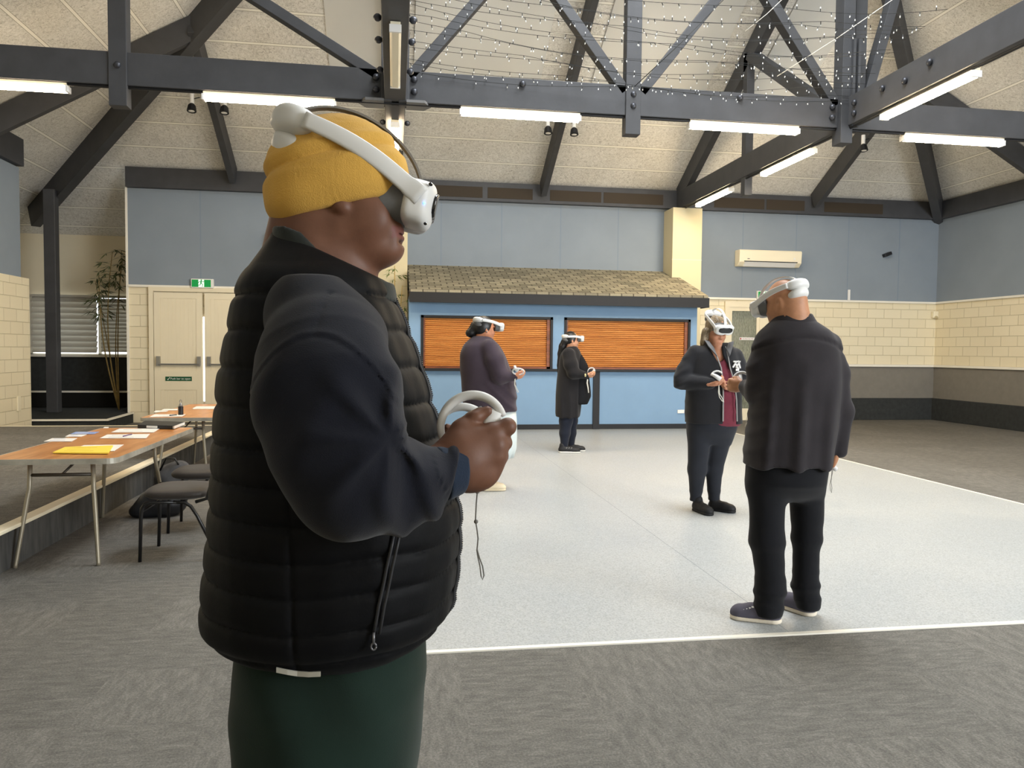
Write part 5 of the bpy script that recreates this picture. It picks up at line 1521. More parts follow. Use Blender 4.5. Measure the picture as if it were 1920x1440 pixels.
    ul = [g.q(x, y, -.18)[0] for x, y in ((1355, 797), (1355, 720), (1352, 690), (1338, 655), (1330, 640))]
    ur = [g.q(x, y, -.18)[0] for x, y in ((1382, 797), (1378, 720), (1369, 690), (1358, 655), (1358, 640))]
    n2 = wob(52, 6)
    J.displace(lambda X, Y, Z: 0.007*n2(X, Y, Z, 16)+0.008*ridge(Z*60-X*30+2*n2(X, Y, Z, 10))*np.clip((g.q(1290, 700)[0]-X)/0.05, 0, 1))
    lo, hi = g.box(1300, 630, 1392, 805, -0.42, -0.03)
    def gap(X, Y, Z):
        L = smooth_interp(Z[0, 0], zz, ul)[None, None]; R = smooth_interp(Z[0, 0], zz, ur)[None, None]
        return np.maximum(np.maximum(L-X, X-R), Y-(g.D-0.04))
    armguard = g.q(1336, 719, -0.22)
    J.put(lo, hi, gap, 0.004, 's')
    J.cone(g.q(1316, 718, -0.17), g.q(1332, 719, -0.22), g.r(11), g.r(9.5), 0.01)
    g.add('jacket', J, M['jacket_k'])
    zp = [g.q(x, y, d) for x, y, d in ((1336, 650, -.10), (1344, 668, -.155), (1352, 690, -.18), (1355.5, 715, -.205), (1356, 745, -.21), (1355.5, 790, -.205))]
    m = MB().tube(zp, 0.007, 6); mesh_on(g.root, 'zip_edge', m, plain('zip_grey', (146, 144, 142), 0.6))
    zp = [g.q(x, y, d) for x, y, d in ((1360, 650, -.10), (1365, 668, -.15), (1369, 690, -.175), (1377.5, 720, -.195), (1381, 750, -.20), (1382, 790, -.195))]
    m = MB().tube(zp, 0.006, 6); mesh_on(g.root, 'zip_edge', m, plain('zip_grey', (146, 144, 142), 0.6))
    for pts in (((1330, 640, -.06), (1339, 652, -.12), (1345, 668, -.165)), ((1366, 642, -.06), (1362, 654, -.12), (1366, 668, -.165))):
        co = MB(); P = [g.q(*p) for p in pts]; sgn = -1 if pts[0][0] < 1345 else 1
        Q = [p+np.array([sgn*w, -0.012, 0.012]) for p, w in zip(P, (0.045, 0.05, 0.012))]
        co.add([*P, *Q, *[p+np.array([0, 0.012, -0.006]) for p in P], *[p+np.array([0, 0.012, -0.006]) for p in Q]], [(0, 1, 4, 3), (1, 2, 5, 4), (6, 9, 10, 7), (7, 10, 11, 8), (0, 6, 7, 1), (1, 7, 8, 2), (3, 4, 10, 9), (4, 5, 11, 10), (0, 3, 9, 6), (2, 8, 11, 5)])
        mesh_on(g.root, 'collar_lining', co, plain('collar_grey', (104, 104, 106), 0.8))
    lg = MB(); c = g.q(1381, 686, -0.165)
    for du, dz, w, h, a in ((-0.018, 0.012, 0.006, 0.030, -0.5), (0.0, 0.0, 0.006, 0.03, 0.5), (0.010, 0.012, 0.006, 0.032, -0.5), (0.022, 0.012, 0.006, 0.034, 0.25), (0.006, -0.034, 0.014, 0.010, 0), (0.0, 0.038, 0.03, 0.006, 0.0)):
        lg.obox(c+np.array([du, -0.0, dz]), (math.cos(a), 0, math.sin(a)), (0, 1, 0), (-math.sin(a), 0, math.cos(a)), w, 0.012, h)
    mesh_on(g.root, 'chest_emblem', lg, M['white_plastic'])
    P = Field(*g.box(1275, 775, 1398, 950, -0.27, 0.25), 0.010)
    g.rows(P, [(778, 1288, 1384, .175), (800, 1288, 1381, .18), (822, 1291, 1374, .12), (832, 1294, 1370, .09)], power=2.3)
    g.chain(P, [(1312, 815, 22, -0.02), (1307, 880, 17, -0.03), (1304, 936, 10.5, 0.0)], 0.03)
    g.chain(P, [(1349, 815, 24, 0.02), (1339, 880, 15.5, 0.02), (1339, 934, 10.5, 0.03)], 0.03)
    P.displace(lambda X, Y, Z: 0.005*nz(X, Y, Z, 14)+0.005*ridge(Z*70+2*nz(X, Y, Z, 12))*np.exp(-((Z-0.13)/0.06)**2))
    P.cut((0, 0, 0.09), (0, 0, -1))
    g.add('trousers', P, M['jeans_k'])
    a = np.array([g.q(1304, 940)[0], g.D+0.03, 0]); shoe(g, 'shoe', a, a+np.array([0.085, -0.26, 0]), plain('shoe_black', (24, 24, 26), 0.6), None, 0.045)
    a = np.array([g.q(1332, 945)[0], g.D+0.06, 0]); shoe(g, 'shoe', a, a+np.array([0.20, -0.16, 0]), plain('shoe_black', (24, 24, 26), 0.6), None, 0.045)
    headset('white vr headset with dark front window, on the woman facing the camera', g.q(1343, 609, 0.0), rot_axes(unit((0.26, -0.90, -0.36))), (-118, 70), 0.005, 'white', 84, 0.114)
    c = controller('white vr controller held out by the woman in the maroon top', g.q(1344, 706, -0.30), rot_axes((0.75, -0.5, -0.3), (0.25, 0.3, 0.9)), arc=(60, 190))
    MB().tube([(-0.05, 0, 0.005), (-0.01, 0, 0.0), (0.04, 0.0, -0.012)], [0.012, 0.017, 0.020], 12).build('grip', M['headset'], parent=c, smooth=True)
    q = lambda x, y, d=-0.32: g.q(x, y, d)
    lanyard(c, [q(1348, 722), q(1347, 735), q(1349, 745), q(1354, 752), q(1357, 754), q(1355, 748), q(1349, 738), q(1348, 724)], 0.0035, mat=M['cord_white'])
woman_front()

# ---- the woman in the purple-black jacket and pale skirt
M['plum'] = cloth('plum_softshell', (62, 52, 60), 0.8, 0.2, 250)
M['satin'] = plain('pale_satin', (206, 216, 216), 0.35, 0.5, var=0.05, vscale=30)
Z7 = lambda x, y: (840+x*0.2083, 560+y*0.2083)
g4 = Fig(7.75, 912, (196, 136, 104), 'person in plum jacket and pale skirt holding a ring controller', 'rose')
def woman_plum():
    g = g4; z = lambda x, y, *r: Z7(x, y)+r
    b = Z7
    F = Field(*g.box(855, 585, 990, 925, -0.36, 0.30), 0.018, fine=[(g.q(*b(190, 420))-np.array([0, 0.15, 0]), g.q(*b(480, 130))+np.array([0, 0.15, 0]), 0.007), (g.q(*b(560, 760))*np.array([1, 0, 1])+np.array([0, g.D-0.34, 0]), g.q(*b(700, 630))*np.array([1, 0, 1])+np.array([0, g.D-0.08, 0]), 0.007)])
    f = unit((0.90, 0.40, -0.10))
    head(F, g.q(*b(328, 270)), f, (0, 0, 1), R=(0.098, 0.078, 0.106), jaw=1.12, neck=0.062, nk=g.q(*b(300, 400)))
    g.chain(F, [z(310, 400, 14), z(330, 560, 26), z(360, 800, 28), z(380, 1000, 28)], 0.04)
    for dd, x in ((-0.1, 370), (0.1, 330)): g.chain(F, [z(x, 1050, 16, dd), z(x, 1350, 10, dd), z(x, 1640, 7, dd)], 0.03)
    g.chain(F, [z(390, 480, 12, -0.17), z(470, 690, 11, -0.2), z(588, 705, 7, -0.2)], 0.02)
    hand(F, g.q(*b(592, 702), -0.2), (0.95, 0.05, 0.12), (-0.1, 0.6, 0.75), 1, L=0.17)
    g.body(F)
    H = Field(*g.box(868, 585, 930, 640, -0.15, 0.15), 0.007)
    A = rot_axes(f, (0, 0, 1)); c = g.q(*b(328, 270))
    H.ell(c+A[2]*0.018-A[0]*0.016, (0.104, 0.090, 0.112), 0.01, rot=A)
    H.cut(c+A[0]*0.030, A[0]*0.95-A[2]*0.35, 0.01); H.cut(c-A[2]*0.085, -A[2], 0.02)
    H.ell(g.q(*b(205, 310)), (0.052, 0.055, 0.045), 0.025)
    g.chain(H, [z(250, 250, 11), z(215, 300, 9)], 0.02)
    n = wob(61, 5); H.displace(lambda X, Y, Z: 0.004*n(X, Y, Z, 40))
    g.add('hair', H, M['hair_k'])
    e = MB().ball(g.q(*b(350, 298), -0.095), 0.008, 8, 6); mesh_on(g.root, 'earring', e, M['steel'], smooth=True)
    J = Field(*g.box(848, 620, 985, 785, -0.40, 0.36), 0.010)
    rows = [(335, 225, 375, .085), (370, 185, 415, .13), (430, 135, 470, .19), (520, 108, 520, .22), (620, 108, 560, .235), (720, 118, 605, .24), (850, 126, 618, .245), (1010, 138, 615, .24)]
    g.rows(J, [(b(0, y)[1], b(l, 0)[0], b(r, 0)[0], w) for y, l, r, w in rows], power=2.3)
    g.chain(J, [z(370, 450, 17, -0.15), z(420, 560, 18, -0.2), z(468, 690, 16, -0.22)], 0.03)
    g.chain(J, [z(468, 692, 16, -0.22), z(592, 704, 8.5, -0.2)], 0.025)
    J.displace(lambda X, Y, Z: 0.007*n(X, Y, Z, 14)+0.008*ridge(Z*50+X*40+2*n(X, Y, Z, 9))*np.clip((X-g.q(900, 700)[0])/0.1, 0, 1)*np.clip((1.2-Z)/0.2, 0, 1))
    J.cut(g.q(*b(594, 704), -0.2), (1, 0, 0.0), 0.003) if False else None
    g.add('jacket', J, M['plum'])
    m = MB()
    rowz = [(995, 250, 612, .20), (1100, 240, 622, .22), (1230, 235, 626, .235), (1340, 235, 624, .24), (1420, 240, 600, .24)]
    N = 72; rings = []
    for y, l, r, w in rowz:
        a, c = g.q(*b(l, y)), g.q(*b(r, y)); cu, au = (a[0]+c[0])/2, (c[0]-a[0])/2
        k = (y-990)/430
        rings.append([np.array([cu+au*(1-0.06*k*(0.5+0.5*math.sin(q*1.35+0.5*math.sin(q*0.3))))*math.cos(2*math.pi*q/N), g.D+w*(1-0.06*k*(0.5+0.5*math.sin(q*1.35)))*math.sin(2*math.pi*q/N), a[2]]) for q in range(N)])
    v = [p for r_ in rings for p in r_]
    m.add(v, [(i*N+q, (i+1)*N+q, (i+1)*N+(q+1) % N, i*N+(q+1) % N) for i in range(len(rings)-1) for q in range(N)])
    o = mesh_on(g.root, 'skirt', m, M['satin'], smooth=True)
    sd = o.modifiers.new('thickness', 'SOLIDIFY'); sd.thickness = 0.006
    sh = plain('shoe_cream', (222, 206, 176), 0.7); 
    a = np.array([g.q(903, 915)[0], g.D-0.12, 0]); shoe(g, 'shoe', a, np.array([g.q(950, 915)[0]-0.005, g.D-0.10, 0]), sh, sh, 0.045)
    a = np.array([g.q(875, 915)[0], g.D+0.06, 0]); shoe(g, 'shoe', a, a+np.array([0.25, 0.02, 0]), sh, sh, 0.045)
    headset('white vr headset on the woman with black hair in a low bun', g.q(*b(350, 246)), rot_axes(unit((0.90, 0.40, -0.08))), (-118, 52), 0.005, False, 84)
    c = controller('white ring controller held by the woman in the plum jacket', g.q(*b(632, 657), -0.27), rot_axes((0.98, 0.1, -0.12), (0.1, -0.8, 0.55)), arc=(0, 352), R=0.056)
    MB().tube([(0.0, 0.01, 0.0), (-0.03, 0.03, 0.0), (-0.04, 0.06, 0)], [0.022, 0.017, 0.014], 12).build('grip', M['headset'], parent=c, smooth=True)
    q = lambda x, y, d=-0.24: g.q(*b(x, y), d)
    lanyard(c, [q(608, 720), q(600, 770), q(622, 812), q(636, 842), q(628, 846), q(612, 815), q(598, 775), q(600, 722)], 0.0032, mat=M['cord_white'])
woman_plum()

# ---- the woman in the long black cardigan near the bar
M['knit_k'] = cloth('black_knit', (32, 31, 33), 0.95, 0.3, 300)
M['leggings'] = cloth('navy_leggings', (30, 34, 46), 0.85, 0.15, 300)
g5 = Fig(10.66, 1062, (196, 146, 116), 'person in long black cardigan standing side on before the bar', 'light')
def woman_bar():
    g = g5; b = Z7; z = lambda x, y, *r: Z7(x, y)+r
    F = Field(*g.box(1030, 612, 1125, 860, -0.36, 0.30), 0.02, fine=[(g.q(*b(1020, 440))-np.array([0, 0.14, 0]), g.q(*b(1200, 280))+np.array([0, 0.14, 0]), 0.008), (g.q(*b(1215, 740))*np.array([1, 0, 1])+np.array([0, g.D-0.34, 0]), g.q(*b(1345, 620))*np.array([1, 0, 1])+np.array([0, g.D+0.02, 0]), 0.008)])
    f = unit((0.96, 0.22, -0.05))
    head(F, g.q(*b(1110, 372)), f, (0, 0, 1), R=(0.094, 0.075, 0.104), jaw=1.0, neck=0.055, nk=g.q(*b(1105, 470)))
    g.chain(F, [z(1105, 470, 8), z(1120, 600, 15), z(1120, 800, 12), z(1100, 960, 9)], 0.04)
    for x, dd in ((1062, -0.09), (1112, 0.09)): g.chain(F, [z(x, 1000, 6, dd), z(x, 1330, 3.5, dd)], 0.03)
    g.chain(F, [z(1090, 520, 9, -0.17), z(1125, 665, 8, -0.2), z(1240, 690, 5, -0.2)], 0.02)
    hand(F, g.q(*b(1245, 690), -0.2), (0.95, 0.1, 0.05), (0.0, 0.5, 0.8), 1, L=0.17)
    hand(F, g.q(*b(1250, 695), -0.04), (0.95, -0.1, 0.05), (0.0, -0.5, 0.8), -1, L=0.17)
    g.body(F)
    H = Field(*g.box(1040, 612, 1085, 715, -0.15, 0.16), 0.008)
    A = rot_axes(f, (0, 0, 1)); c = g.q(*b(1110, 372))
    H.ell(c+A[2]*0.016-A[0]*0.012, (0.102, 0.088, 0.108), 0.01, rot=A)
    H.cut(c+A[0]*0.035, A[0]*0.95-A[2]*0.3, 0.01); H.cut(c-A[2]*0.07, -A[2], 0.02)
    g.chain(H, [z(1055, 390, 8), z(1030, 430, 6.5), z(1012, 500, 5.5), z(1003, 600, 4.5), z(1000, 680, 3)], 0.02)
    n = wob(71, 5); H.displace(lambda X, Y, Z: 0.005*n(X, Y, Z, 40))
    g.add('hair', H, M['hair_k'])
    J = Field(*g.box(1034, 640, 1118, 790, -0.36, 0.30), 0.0105)
    rows = [(425, 1080, 1155, .07), (460, 1035, 1185, .13), (520, 1005, 1205, .18), (640, 992, 1215, .20), (760, 978, 1215, .21), (900, 966, 1205, .215), (1020, 963, 1195, .21), (1062, 968, 1188, .21)]
    g.rows(J, [(b(0, y)[1], b(l, 0)[0], b(r, 0)[0], w) for y, l, r, w in rows], power=2.3)
    g.chain(J, [z(1088, 500, 12, -0.15), z(1105, 590, 12.5, -0.2), z(1128, 665, 11, -0.22)], 0.03)
    g.chain(J, [z(1128, 667, 11, -0.22), z(1240, 690, 6, -0.2)], 0.025)
    J.displace(lambda X, Y, Z: 0.010*n(X, Y, Z, (16, 16, 4))+0.010*ridge(X*55+2*n(X, Y, Z, 5))*np.clip((1.0-Z)/0.3, 0, 1))
    g.add('cardigan', J, M['knit_k'])
    T = Field(*g.box(1050, 650, 1112, 765, -0.28, 0.24), 0.0105)
    rows = [(470, 1120, 1180, .08), (540, 1110, 1228, .14), (620, 1100, 1262, .17), (720, 1100, 1276, .18), (870, 1100, 1284, .19), (915, 1100, 1268, .19), (945, 1105, 1255, .18)]
    g.rows(T, [(b(0, y)[1], b(l, 0)[0], b(r, 0)[0], w) for y, l, r, w in rows], power=2.2)
    T.displace(lambda X, Y, Z: 0.006*n(X, Y, Z, 14))
    g.add('tunic', T, plain('tunic_black', (26, 26, 29), 0.9, 0.15))
    P = Field(*g.box(1030, 765, 1105, 850, -0.25, 0.25), 0.010)
    g.chain(P, [z(1075, 1000, 15, -0.05), z(1062, 1100, 12.5, -0.09), z(1052, 1210, 10, -0.09), z(1046, 1335, 6.5, -0.09)], 0.03)
    g.chain(P, [z(1110, 1000, 14, 0.05), z(1112, 1100, 11.5, 0.09), z(1108, 1210, 9.5, 0.09), z(1106, 1325, 6.3, 0.09)], 0.03)
    P.cut((0, 0, 0.08), (0, 0, -1))
    g.add('leggings', P, M['leggings'])
    bk = plain('trainer_black', (34, 34, 36), 0.6); so = plain('trainer_sole', (226, 222, 214), 0.6)
    a = np.array([g.q(*b(990, 1390))[0], g.D-0.10, 0]); o = shoe(g, 'shoe', a, np.array([g.q(*b(1184, 1390))[0], g.D-0.12, 0]), bk, so, 0.046)
    st = MB()
    for k in range(3):
        c = a+np.array([0.10+0.035*k, -0.047, 0.06]); st.obox(c, (0.5, 0, 0.86), (0, 1, 0), (-0.86, 0, 0.5), 0.03, 0.004, 0.004)
    mesh_on(o, 'side_stripes', st, M['steel'])
    a = np.array([g.q(*b(1072, 1370))[0], g.D+0.10, 0]); shoe(g, 'shoe', a, np.array([g.q(*b(1240, 1370))[0], g.D+0.05, 0]), bk, so, 0.046)
    headset('white vr headset on the woman in the long black cardigan', g.q(*b(1112, 358)), rot_axes(unit((0.96, 0.22, -0.04))), (-112, 22), 0.006, False, 82)
    c = controller('white ring controller in the hands of the woman in the long cardigan', g.q(*b(1290, 655), -0.12), rot_axes((0.9, 0.1, 0.3), (-0.3, -0.3, 0.9)), arc=(-20, 215), R=0.052)
    MB().tube([(0.044, 0.0, 0.012), (0.02, 0, -0.012), (-0.035, 0, -0.06)], [0.014, 0.016, 0.013], 12).build('grip', M['headset'], parent=c, smooth=True)
    q = lambda x, y, d=-0.22: g.q(*b(x, y), d)
    lanyard(c, [q(1255, 725), q(1250, 760), q(1258, 800), q(1264, 848), q(1267, 846), q(1262, 800), q(1255, 760), q(1258, 726)], 0.005, mat=M['cord_white'])
    br = MB().tube([g.q(*b(1236, 678+o), -0.2+dd) for o, dd in ((0, -0.05), (10, -0.058), (22, -0.05))], 0.012, 6); mesh_on(g.root, 'bracelet', br, plain('bracelet_cream', (214, 200, 150), 0.5))
woman_bar()
# ---------------------------------------------------------------- tables, chairs and what lies on them
CAMP = np.array([0, 0, CAMH])
def ground(px, py, z=0.0):
    d = (px-960)/FPX*AX+(py-720)/FPX*AY+AZ
    return CAMP+d*((z-CAMH)/d[2])
def atY(px, py, Y):
    d = (px-960)/FPX*AX+(py-720)/FPX*AY+AZ
    return CAMP+d*(Y/d[1])
M['alu'] = plain('scuffed_aluminium', (176, 172, 160), 0.45, 0.5, 0.4, var=0.25, vscale=9)
M['leg_metal'] = plain('beige_metal_tube', (150, 142, 124), 0.4, 0.5, 0.4)
M['leg_dark'] = plain('dark_tube', (70, 64, 56), 0.45, 0.4, 0.3)
TZ = 0.71
def rounded(x0, x1, y0, y1, r, n=6):
    P = []
    for cx, cy, a in ((x1-r, y1-r, 0), (x0+r, y1-r, 90), (x0+r, y0+r, 180), (x1-r, y0+r, 270)):
        for i in range(n+1): P.append((cx+r*math.cos(math.radians(a+90*i/n)), cy+r*math.sin(math.radians(a+90*i/n))))
    return P
def table(x, y, label):
    t = thing('folding_table', label, 'table', (x, y, 0), 0.0, group='folding tables beside the platform')
    W, L = 0.39, 0.98
    MB().prism([(a, b, TZ-0.024) for a, b in rounded(-W+0.004, W-0.004, -L+0.004, L-0.004, 0.07)], (0, 0, 0.024)).build('tabletop', M['table_top'], parent=t)
    o = rounded(-W, W, -L, L, 0.075); i = rounded(-W+0.006, W-0.006, -L+0.006, L-0.006, 0.07); n = len(o)
    m = MB(); v = [(a, b, TZ-0.034) for a, b in o]+[(a, b, TZ+0.0015) for a, b in o]+[(a, b, TZ+0.0015) for a, b in i]+[(a, b, TZ-0.034) for a, b in i]
    m.add(v, [(k*n+q, k*n+(q+1) % n, ((k+1) % 4)*n+(q+1) % n, ((k+1) % 4)*n+q) for k in range(4) for q in range(n)]).build('edge_strip', M['alu'], parent=t)
    for sy in (-1, 1):
        yy = -(L-0.17) if sy < 0 else L-0.50
        for sx in (-1, 1):
            MB().tube([(sx*0.19, yy, TZ-0.03), (sx*0.195, yy+sy*0.005, 0.50), (sx*0.205, yy+sy*0.02, 0.42), (sx*0.248, yy+sy*0.09, 0.02), (sx*0.25, yy+sy*0.094, 0.0)], [0.0145, 0.0145, 0.0145, 0.0125, 0.0135], 10).build('leg', M['leg_metal'], parent=t, smooth=True)
        MB().tube([(-0.19, yy+sy*0.003, 0.585), (0.19, yy+sy*0.003, 0.585)], 0.011, 8).build('crossbar', M['leg_dark'], parent=t, smooth=True)
        MB().tube([(0.0, yy, 0.585), (0.055, yy-sy*0.16, TZ-0.03)], 0.008, 8).build('brace', M['leg_dark'], parent=t, smooth=True)
    return t
table(-2.15, 6.14, 'varnished folding table nearest the camera, with yellow papers at its near end')
table(-2.15, 9.06, 'varnished folding table further back, with a dark bottle standing on it')
def sheet(name, label, cat, quad, z, mat, h=0.002, group=None):
    P = [ground(x, y, z) for x, y in quad]; c = sum(P)/len(P)
    o = MB().prism([(p[0]-c[0], p[1]-c[1], 0) for p in P], (0, 0, h)).build(name, mat)
    o.location = (c[0], c[1], z); return tag(o, label, cat, group)
T0 = TZ+0.002
M['paper'] = plain('white_paper', (232, 230, 226), 0.8, 0.2); M['yellow_paper'] = plain('yellow_paper', (244, 216, 84), 0.8, 0.2)
M['blue_card'] = plain('blue_card', (138, 158, 206), 0.7, 0.2); M['print'] = plain('print_grey', (150, 150, 156), 0.8)
def printed(name, label, cat, quad, z, mat, lines=3, h=0.002, group=None, ink=None):
    o = sheet(name, label, cat, quad, z, mat, h, group)
    P = [ground(x, y, z)-np.array(o.location) for x, y in quad]
    m = MB()
    for k in range(lines):
        a = 0.25+0.5*k/max(1, lines-1)
        p0 = P[0]*(1-a)+P[3]*a; p1 = P[1]*(1-a)+P[2]*a
        m.beam(p0*0.85+p1*0.15+np.array([0, 0, h]), p0*(0.3+0.1*(k % 2))+p1*(0.7-0.1*(k % 2))+np.array([0, 0, h]), 0.012, 0.0008)
    m.build('printing', ink or M['print'], parent=o); return o
printed('paper_sheet', 'white sheet under the yellow booklet on the nearest table', 'paper', ((128, 845), (214, 846), (232, 834), (158, 835)), T0, M['paper'], 2)
printed('booklet', 'yellow booklet with white pages at the near end of the table', 'booklet', ((99, 850), (203, 851), (212, 837), (122, 840)), T0+0.0025, M['yellow_paper'], 3, 0.008, ink=plain('ink_ochre', (206, 168, 50)))
printed('paper_sheet', 'white sheet with a pen lying on it', 'paper', ((187, 822), (274, 822), (281, 814), (201, 815)), T0, M['paper'], 2, group='loose sheets on the tables')
printed('paper_sheet', 'white sheet just in front of the black folder', 'paper', ((208, 811), (288, 811), (299, 804), (224, 804)), T0, M['paper'], 2, group='loose sheets on the tables')
printed('card', 'white card with blue edge at the outer side of the near table', 'card', ((82, 828), (134, 828), (145, 822), (98, 822)), T0, M['paper'], 2, ink=M['blue_card'])
printed('card', 'small blue and white card, nearest of the overlapping pair', 'card', ((122, 819), (152, 819), (163, 815), (130, 815)), T0, M['paper'], 2, ink=M['blue_card'])
printed('card', 'small blue and white card, further of the overlapping pair', 'card', ((132, 814), (176, 814), (186, 810), (142, 810)), T0, M['blue_card'], 2, ink=M['paper'])
sheet('card', 'tiny white slip near the far edge of the near table', 'card', ((193, 803), (203, 803), (204, 801), (196, 801)), T0, M['paper'])
a = ground(231, 818, T0+0.006); b = ground(247, 814, T0+0.006); c = (a+b)/2
pen = MB().tube([a-c, b-c], 0.005, 8).build('pen', plain('pen_violet', (112, 92, 128), 0.4), smooth=True); pen.location = c; tag(pen, 'violet pen lying on the sheet of the nearest table', 'pen')
fo = thing('folder', 'black ring folder with white label and white pages on the near table', 'folder', tuple(ground(302, 800, T0)))
P = [ground(x, y, T0)-np.array(fo.location) for x, y in ((258, 803), (326, 805), (346, 797), (272, 795))]
MB().prism([tuple(p+np.array([0, 0, 0.0])) for p in P], (0, 0, 0.032)).build('cover', M['dark_plastic'], parent=fo, bevel=0.003)
q = [P[1]*0.97+P[0]*0.03, P[1]+np.array([0.004, -0.003, 0]), P[2]+np.array([0.004, -0.003, 0]), P[2]*0.97+P[3]*0.03]
MB().prism([tuple(p+np.array([0, 0, 0.005])) for p in q], (0, 0, 0.022)).build('pages', M['paper'], parent=fo)
l0, l1 = P[0]*0.75+P[1]*0.25, P[0]*0.45+P[1]*0.55
MB().prism([tuple(p+np.array([0, -0.003, z])) for p, z in ((l0, 0.006), (l1, 0.006), (l1, 0.026), (l0, 0.026))], (0, 0.002, 0)).build('spine_label', M['paper'], parent=fo)
# things on the further table
printed('paper_sheet', 'white sheet at the near edge of the further table', 'paper', ((280, 782), (342, 781), (348, 777), (290, 777)), T0, M['paper'], 2, group='loose sheets on the tables')
printed('paper_sheet', 'white sheet beside the shoulder of the man in the vest, on the further table', 'paper', ((360, 767), (404, 767), (406, 762), (368, 762)), T0, M['paper'], 1, group='loose sheets on the tables')
sheet('card', 'small white card left of the dark bottle, nearer of two', 'card', ((288, 773), (312, 772), (316, 770), (292, 770)), T0, M['paper'])
sheet('card', 'small white card left of the dark bottle, further of two', 'card', ((302, 769.5), (332, 769.5), (334, 767), (308, 767)), T0, M['paper'])
bp = ground(339, 778, T0)
bo = thing('bottle', 'dark bottle with silver top and ring, on the further table', 'bottle', tuple(bp))
MB().tube([(0, 0, 0), (0, 0, 0.004), (0, 0, 0.085), (0, 0, 0.09)], [0.024, 0.026, 0.026, 0.024], 16).build('body', M['dark_plastic'], parent=bo)
MB().tube([(0, 0, 0.09), (0, 0, 0.105), (0, 0, 0.118), (0, 0, 0.128)], [0.021, 0.020, 0.012, 0.010], 16).build('neck', M['steel'], parent=bo, smooth=True)
MB().tube([(0.010*math.cos(a), 0, 0.143+0.016*math.sin(a)) for a in [2*math.pi*k/14 for k in range(15)]], 0.0035, 8).build('ring', M['steel'], parent=bo, smooth=True)
a = ground(318, 779, T0+0.006); b = ground(331, 778, T0+0.006); c = (a+b)/2
pen = MB().tube([a-c, b-c], 0.006, 8).build('pen', M['dark_plastic'], smooth=True); pen.location = c; tag(pen, 'dark pen beside the bottle on the further table', 'pen')

# stacking chairs facing the tables
M['seat'] = cloth('dark_brown_vinyl', (48, 42, 38), 0.55, 0.1, 200, 0.35)
M['chair_tube'] = plain('black_tube', (20, 20, 21), 0.35, 0.45)
def cushion(name, c, r, parent, mat, rot=None, e=3.2):
    F = Field(np.array(c)-np.array(r)*1.3-0.01, np.array(c)+np.array(r)*1.3+0.01, 0.009)
    R = np.eye(3) if rot is None else rot
    def fn(X, Y, Z):
        x, y, z = X-c[0], Y-c[1], Z-c[2]
        p = [np.abs(R[i, 0]*x+R[i, 1]*y+R[i, 2]*z)/r[i] for i in range(3)]
        return ((p[0]**e+p[1]**e+p[2]**2.4+1e-9)**(1/e)-1)*min(r)
    F.put(np.array(c)-np.array(r)*1.3-0.01, np.array(c)+np.array(r)*1.3+0.01, fn)
    return F.build(name, mat, parent=parent, raw=True)
def chair(x, y, rz, label):
    """faces local -x"""
    c = thing('stacking_chair', label, 'chair', (x, y, 0), rz, 'stacking chairs at the tables')
    cushion('seat', (0, 0, 0.440), (0.22, 0.22, 0.045), c, M['seat'])
    R = np.stack([np.array([0.97, 0, -0.24]), np.array([0, 1, 0]), np.array([0.24, 0, 0.97])])
    F = Field((0.15, -0.24, 0.56), (0.40, 0.24, 0.92), 0.009)
    def bk(X, Y, Z):
        xx = X-(0.245+0.22*(Z-0.56))+0.35*Y*Y; zz = Z-0.735
        return ((np.abs(xx)/0.024)**2.2+(np.abs(Y)/0.205)**4+(np.abs(zz)/0.155)**4+1e-9)**0.25*0.024-0.024
    F.put((0.15, -0.24, 0.56), (0.40, 0.24, 0.92), bk); F.build('backrest', M['seat'], parent=c, raw=True)
    for s in (-1, 1):
        yy = s*0.205
        MB().tube([(0.30, yy, 0.80), (0.265, yy, 0.66), (0.235, yy, 0.50), (0.21, yy, 0.415), (0.14, yy, 0.395)], 0.0115, 10).build('back_upright', M['chair_tube'], parent=c, smooth=True)
        MB().tube([(0.02, yy, 0.395), (-0.14, yy, 0.395), (-0.182, yy, 0.385), (-0.200, yy, 0.355), (-0.205, yy, 0.30), (-0.215, yy, 0.0)], 0.0115, 10).build('leg', M['chair_tube'], parent=c, smooth=True)
        MB().tube([(0.00, yy, 0.397), (0.07, yy, 0.392), (0.11, yy, 0.365), (0.15, yy, 0.30), (0.29, yy, 0.0)], 0.0115, 10).build('leg', M['chair_tube'], parent=c, smooth=True)
    MB().tube([(-0.20, -0.205, 0.335), (-0.20, 0.205, 0.335)], 0.009, 8).build('stretcher', M['chair_tube'], parent=c, smooth=True)
    MB().tube([(0.05, -0.205, 0.39), (0.05, 0.205, 0.39)], 0.009, 8).build('stretcher', M['chair_tube'], parent=c, smooth=True)
    return c
ch = chair(-1.45, 5.50, 0.0, 'dark padded chair nearest the camera, facing the near table')
dup(ch, (-1.50, 6.30, 0), 0.03, 'dark padded chair directly behind the nearest chair')
dup(ch, (-1.50, 8.20, 0), 0.06, 'dark padded chair at the further table with a black coat over its back')
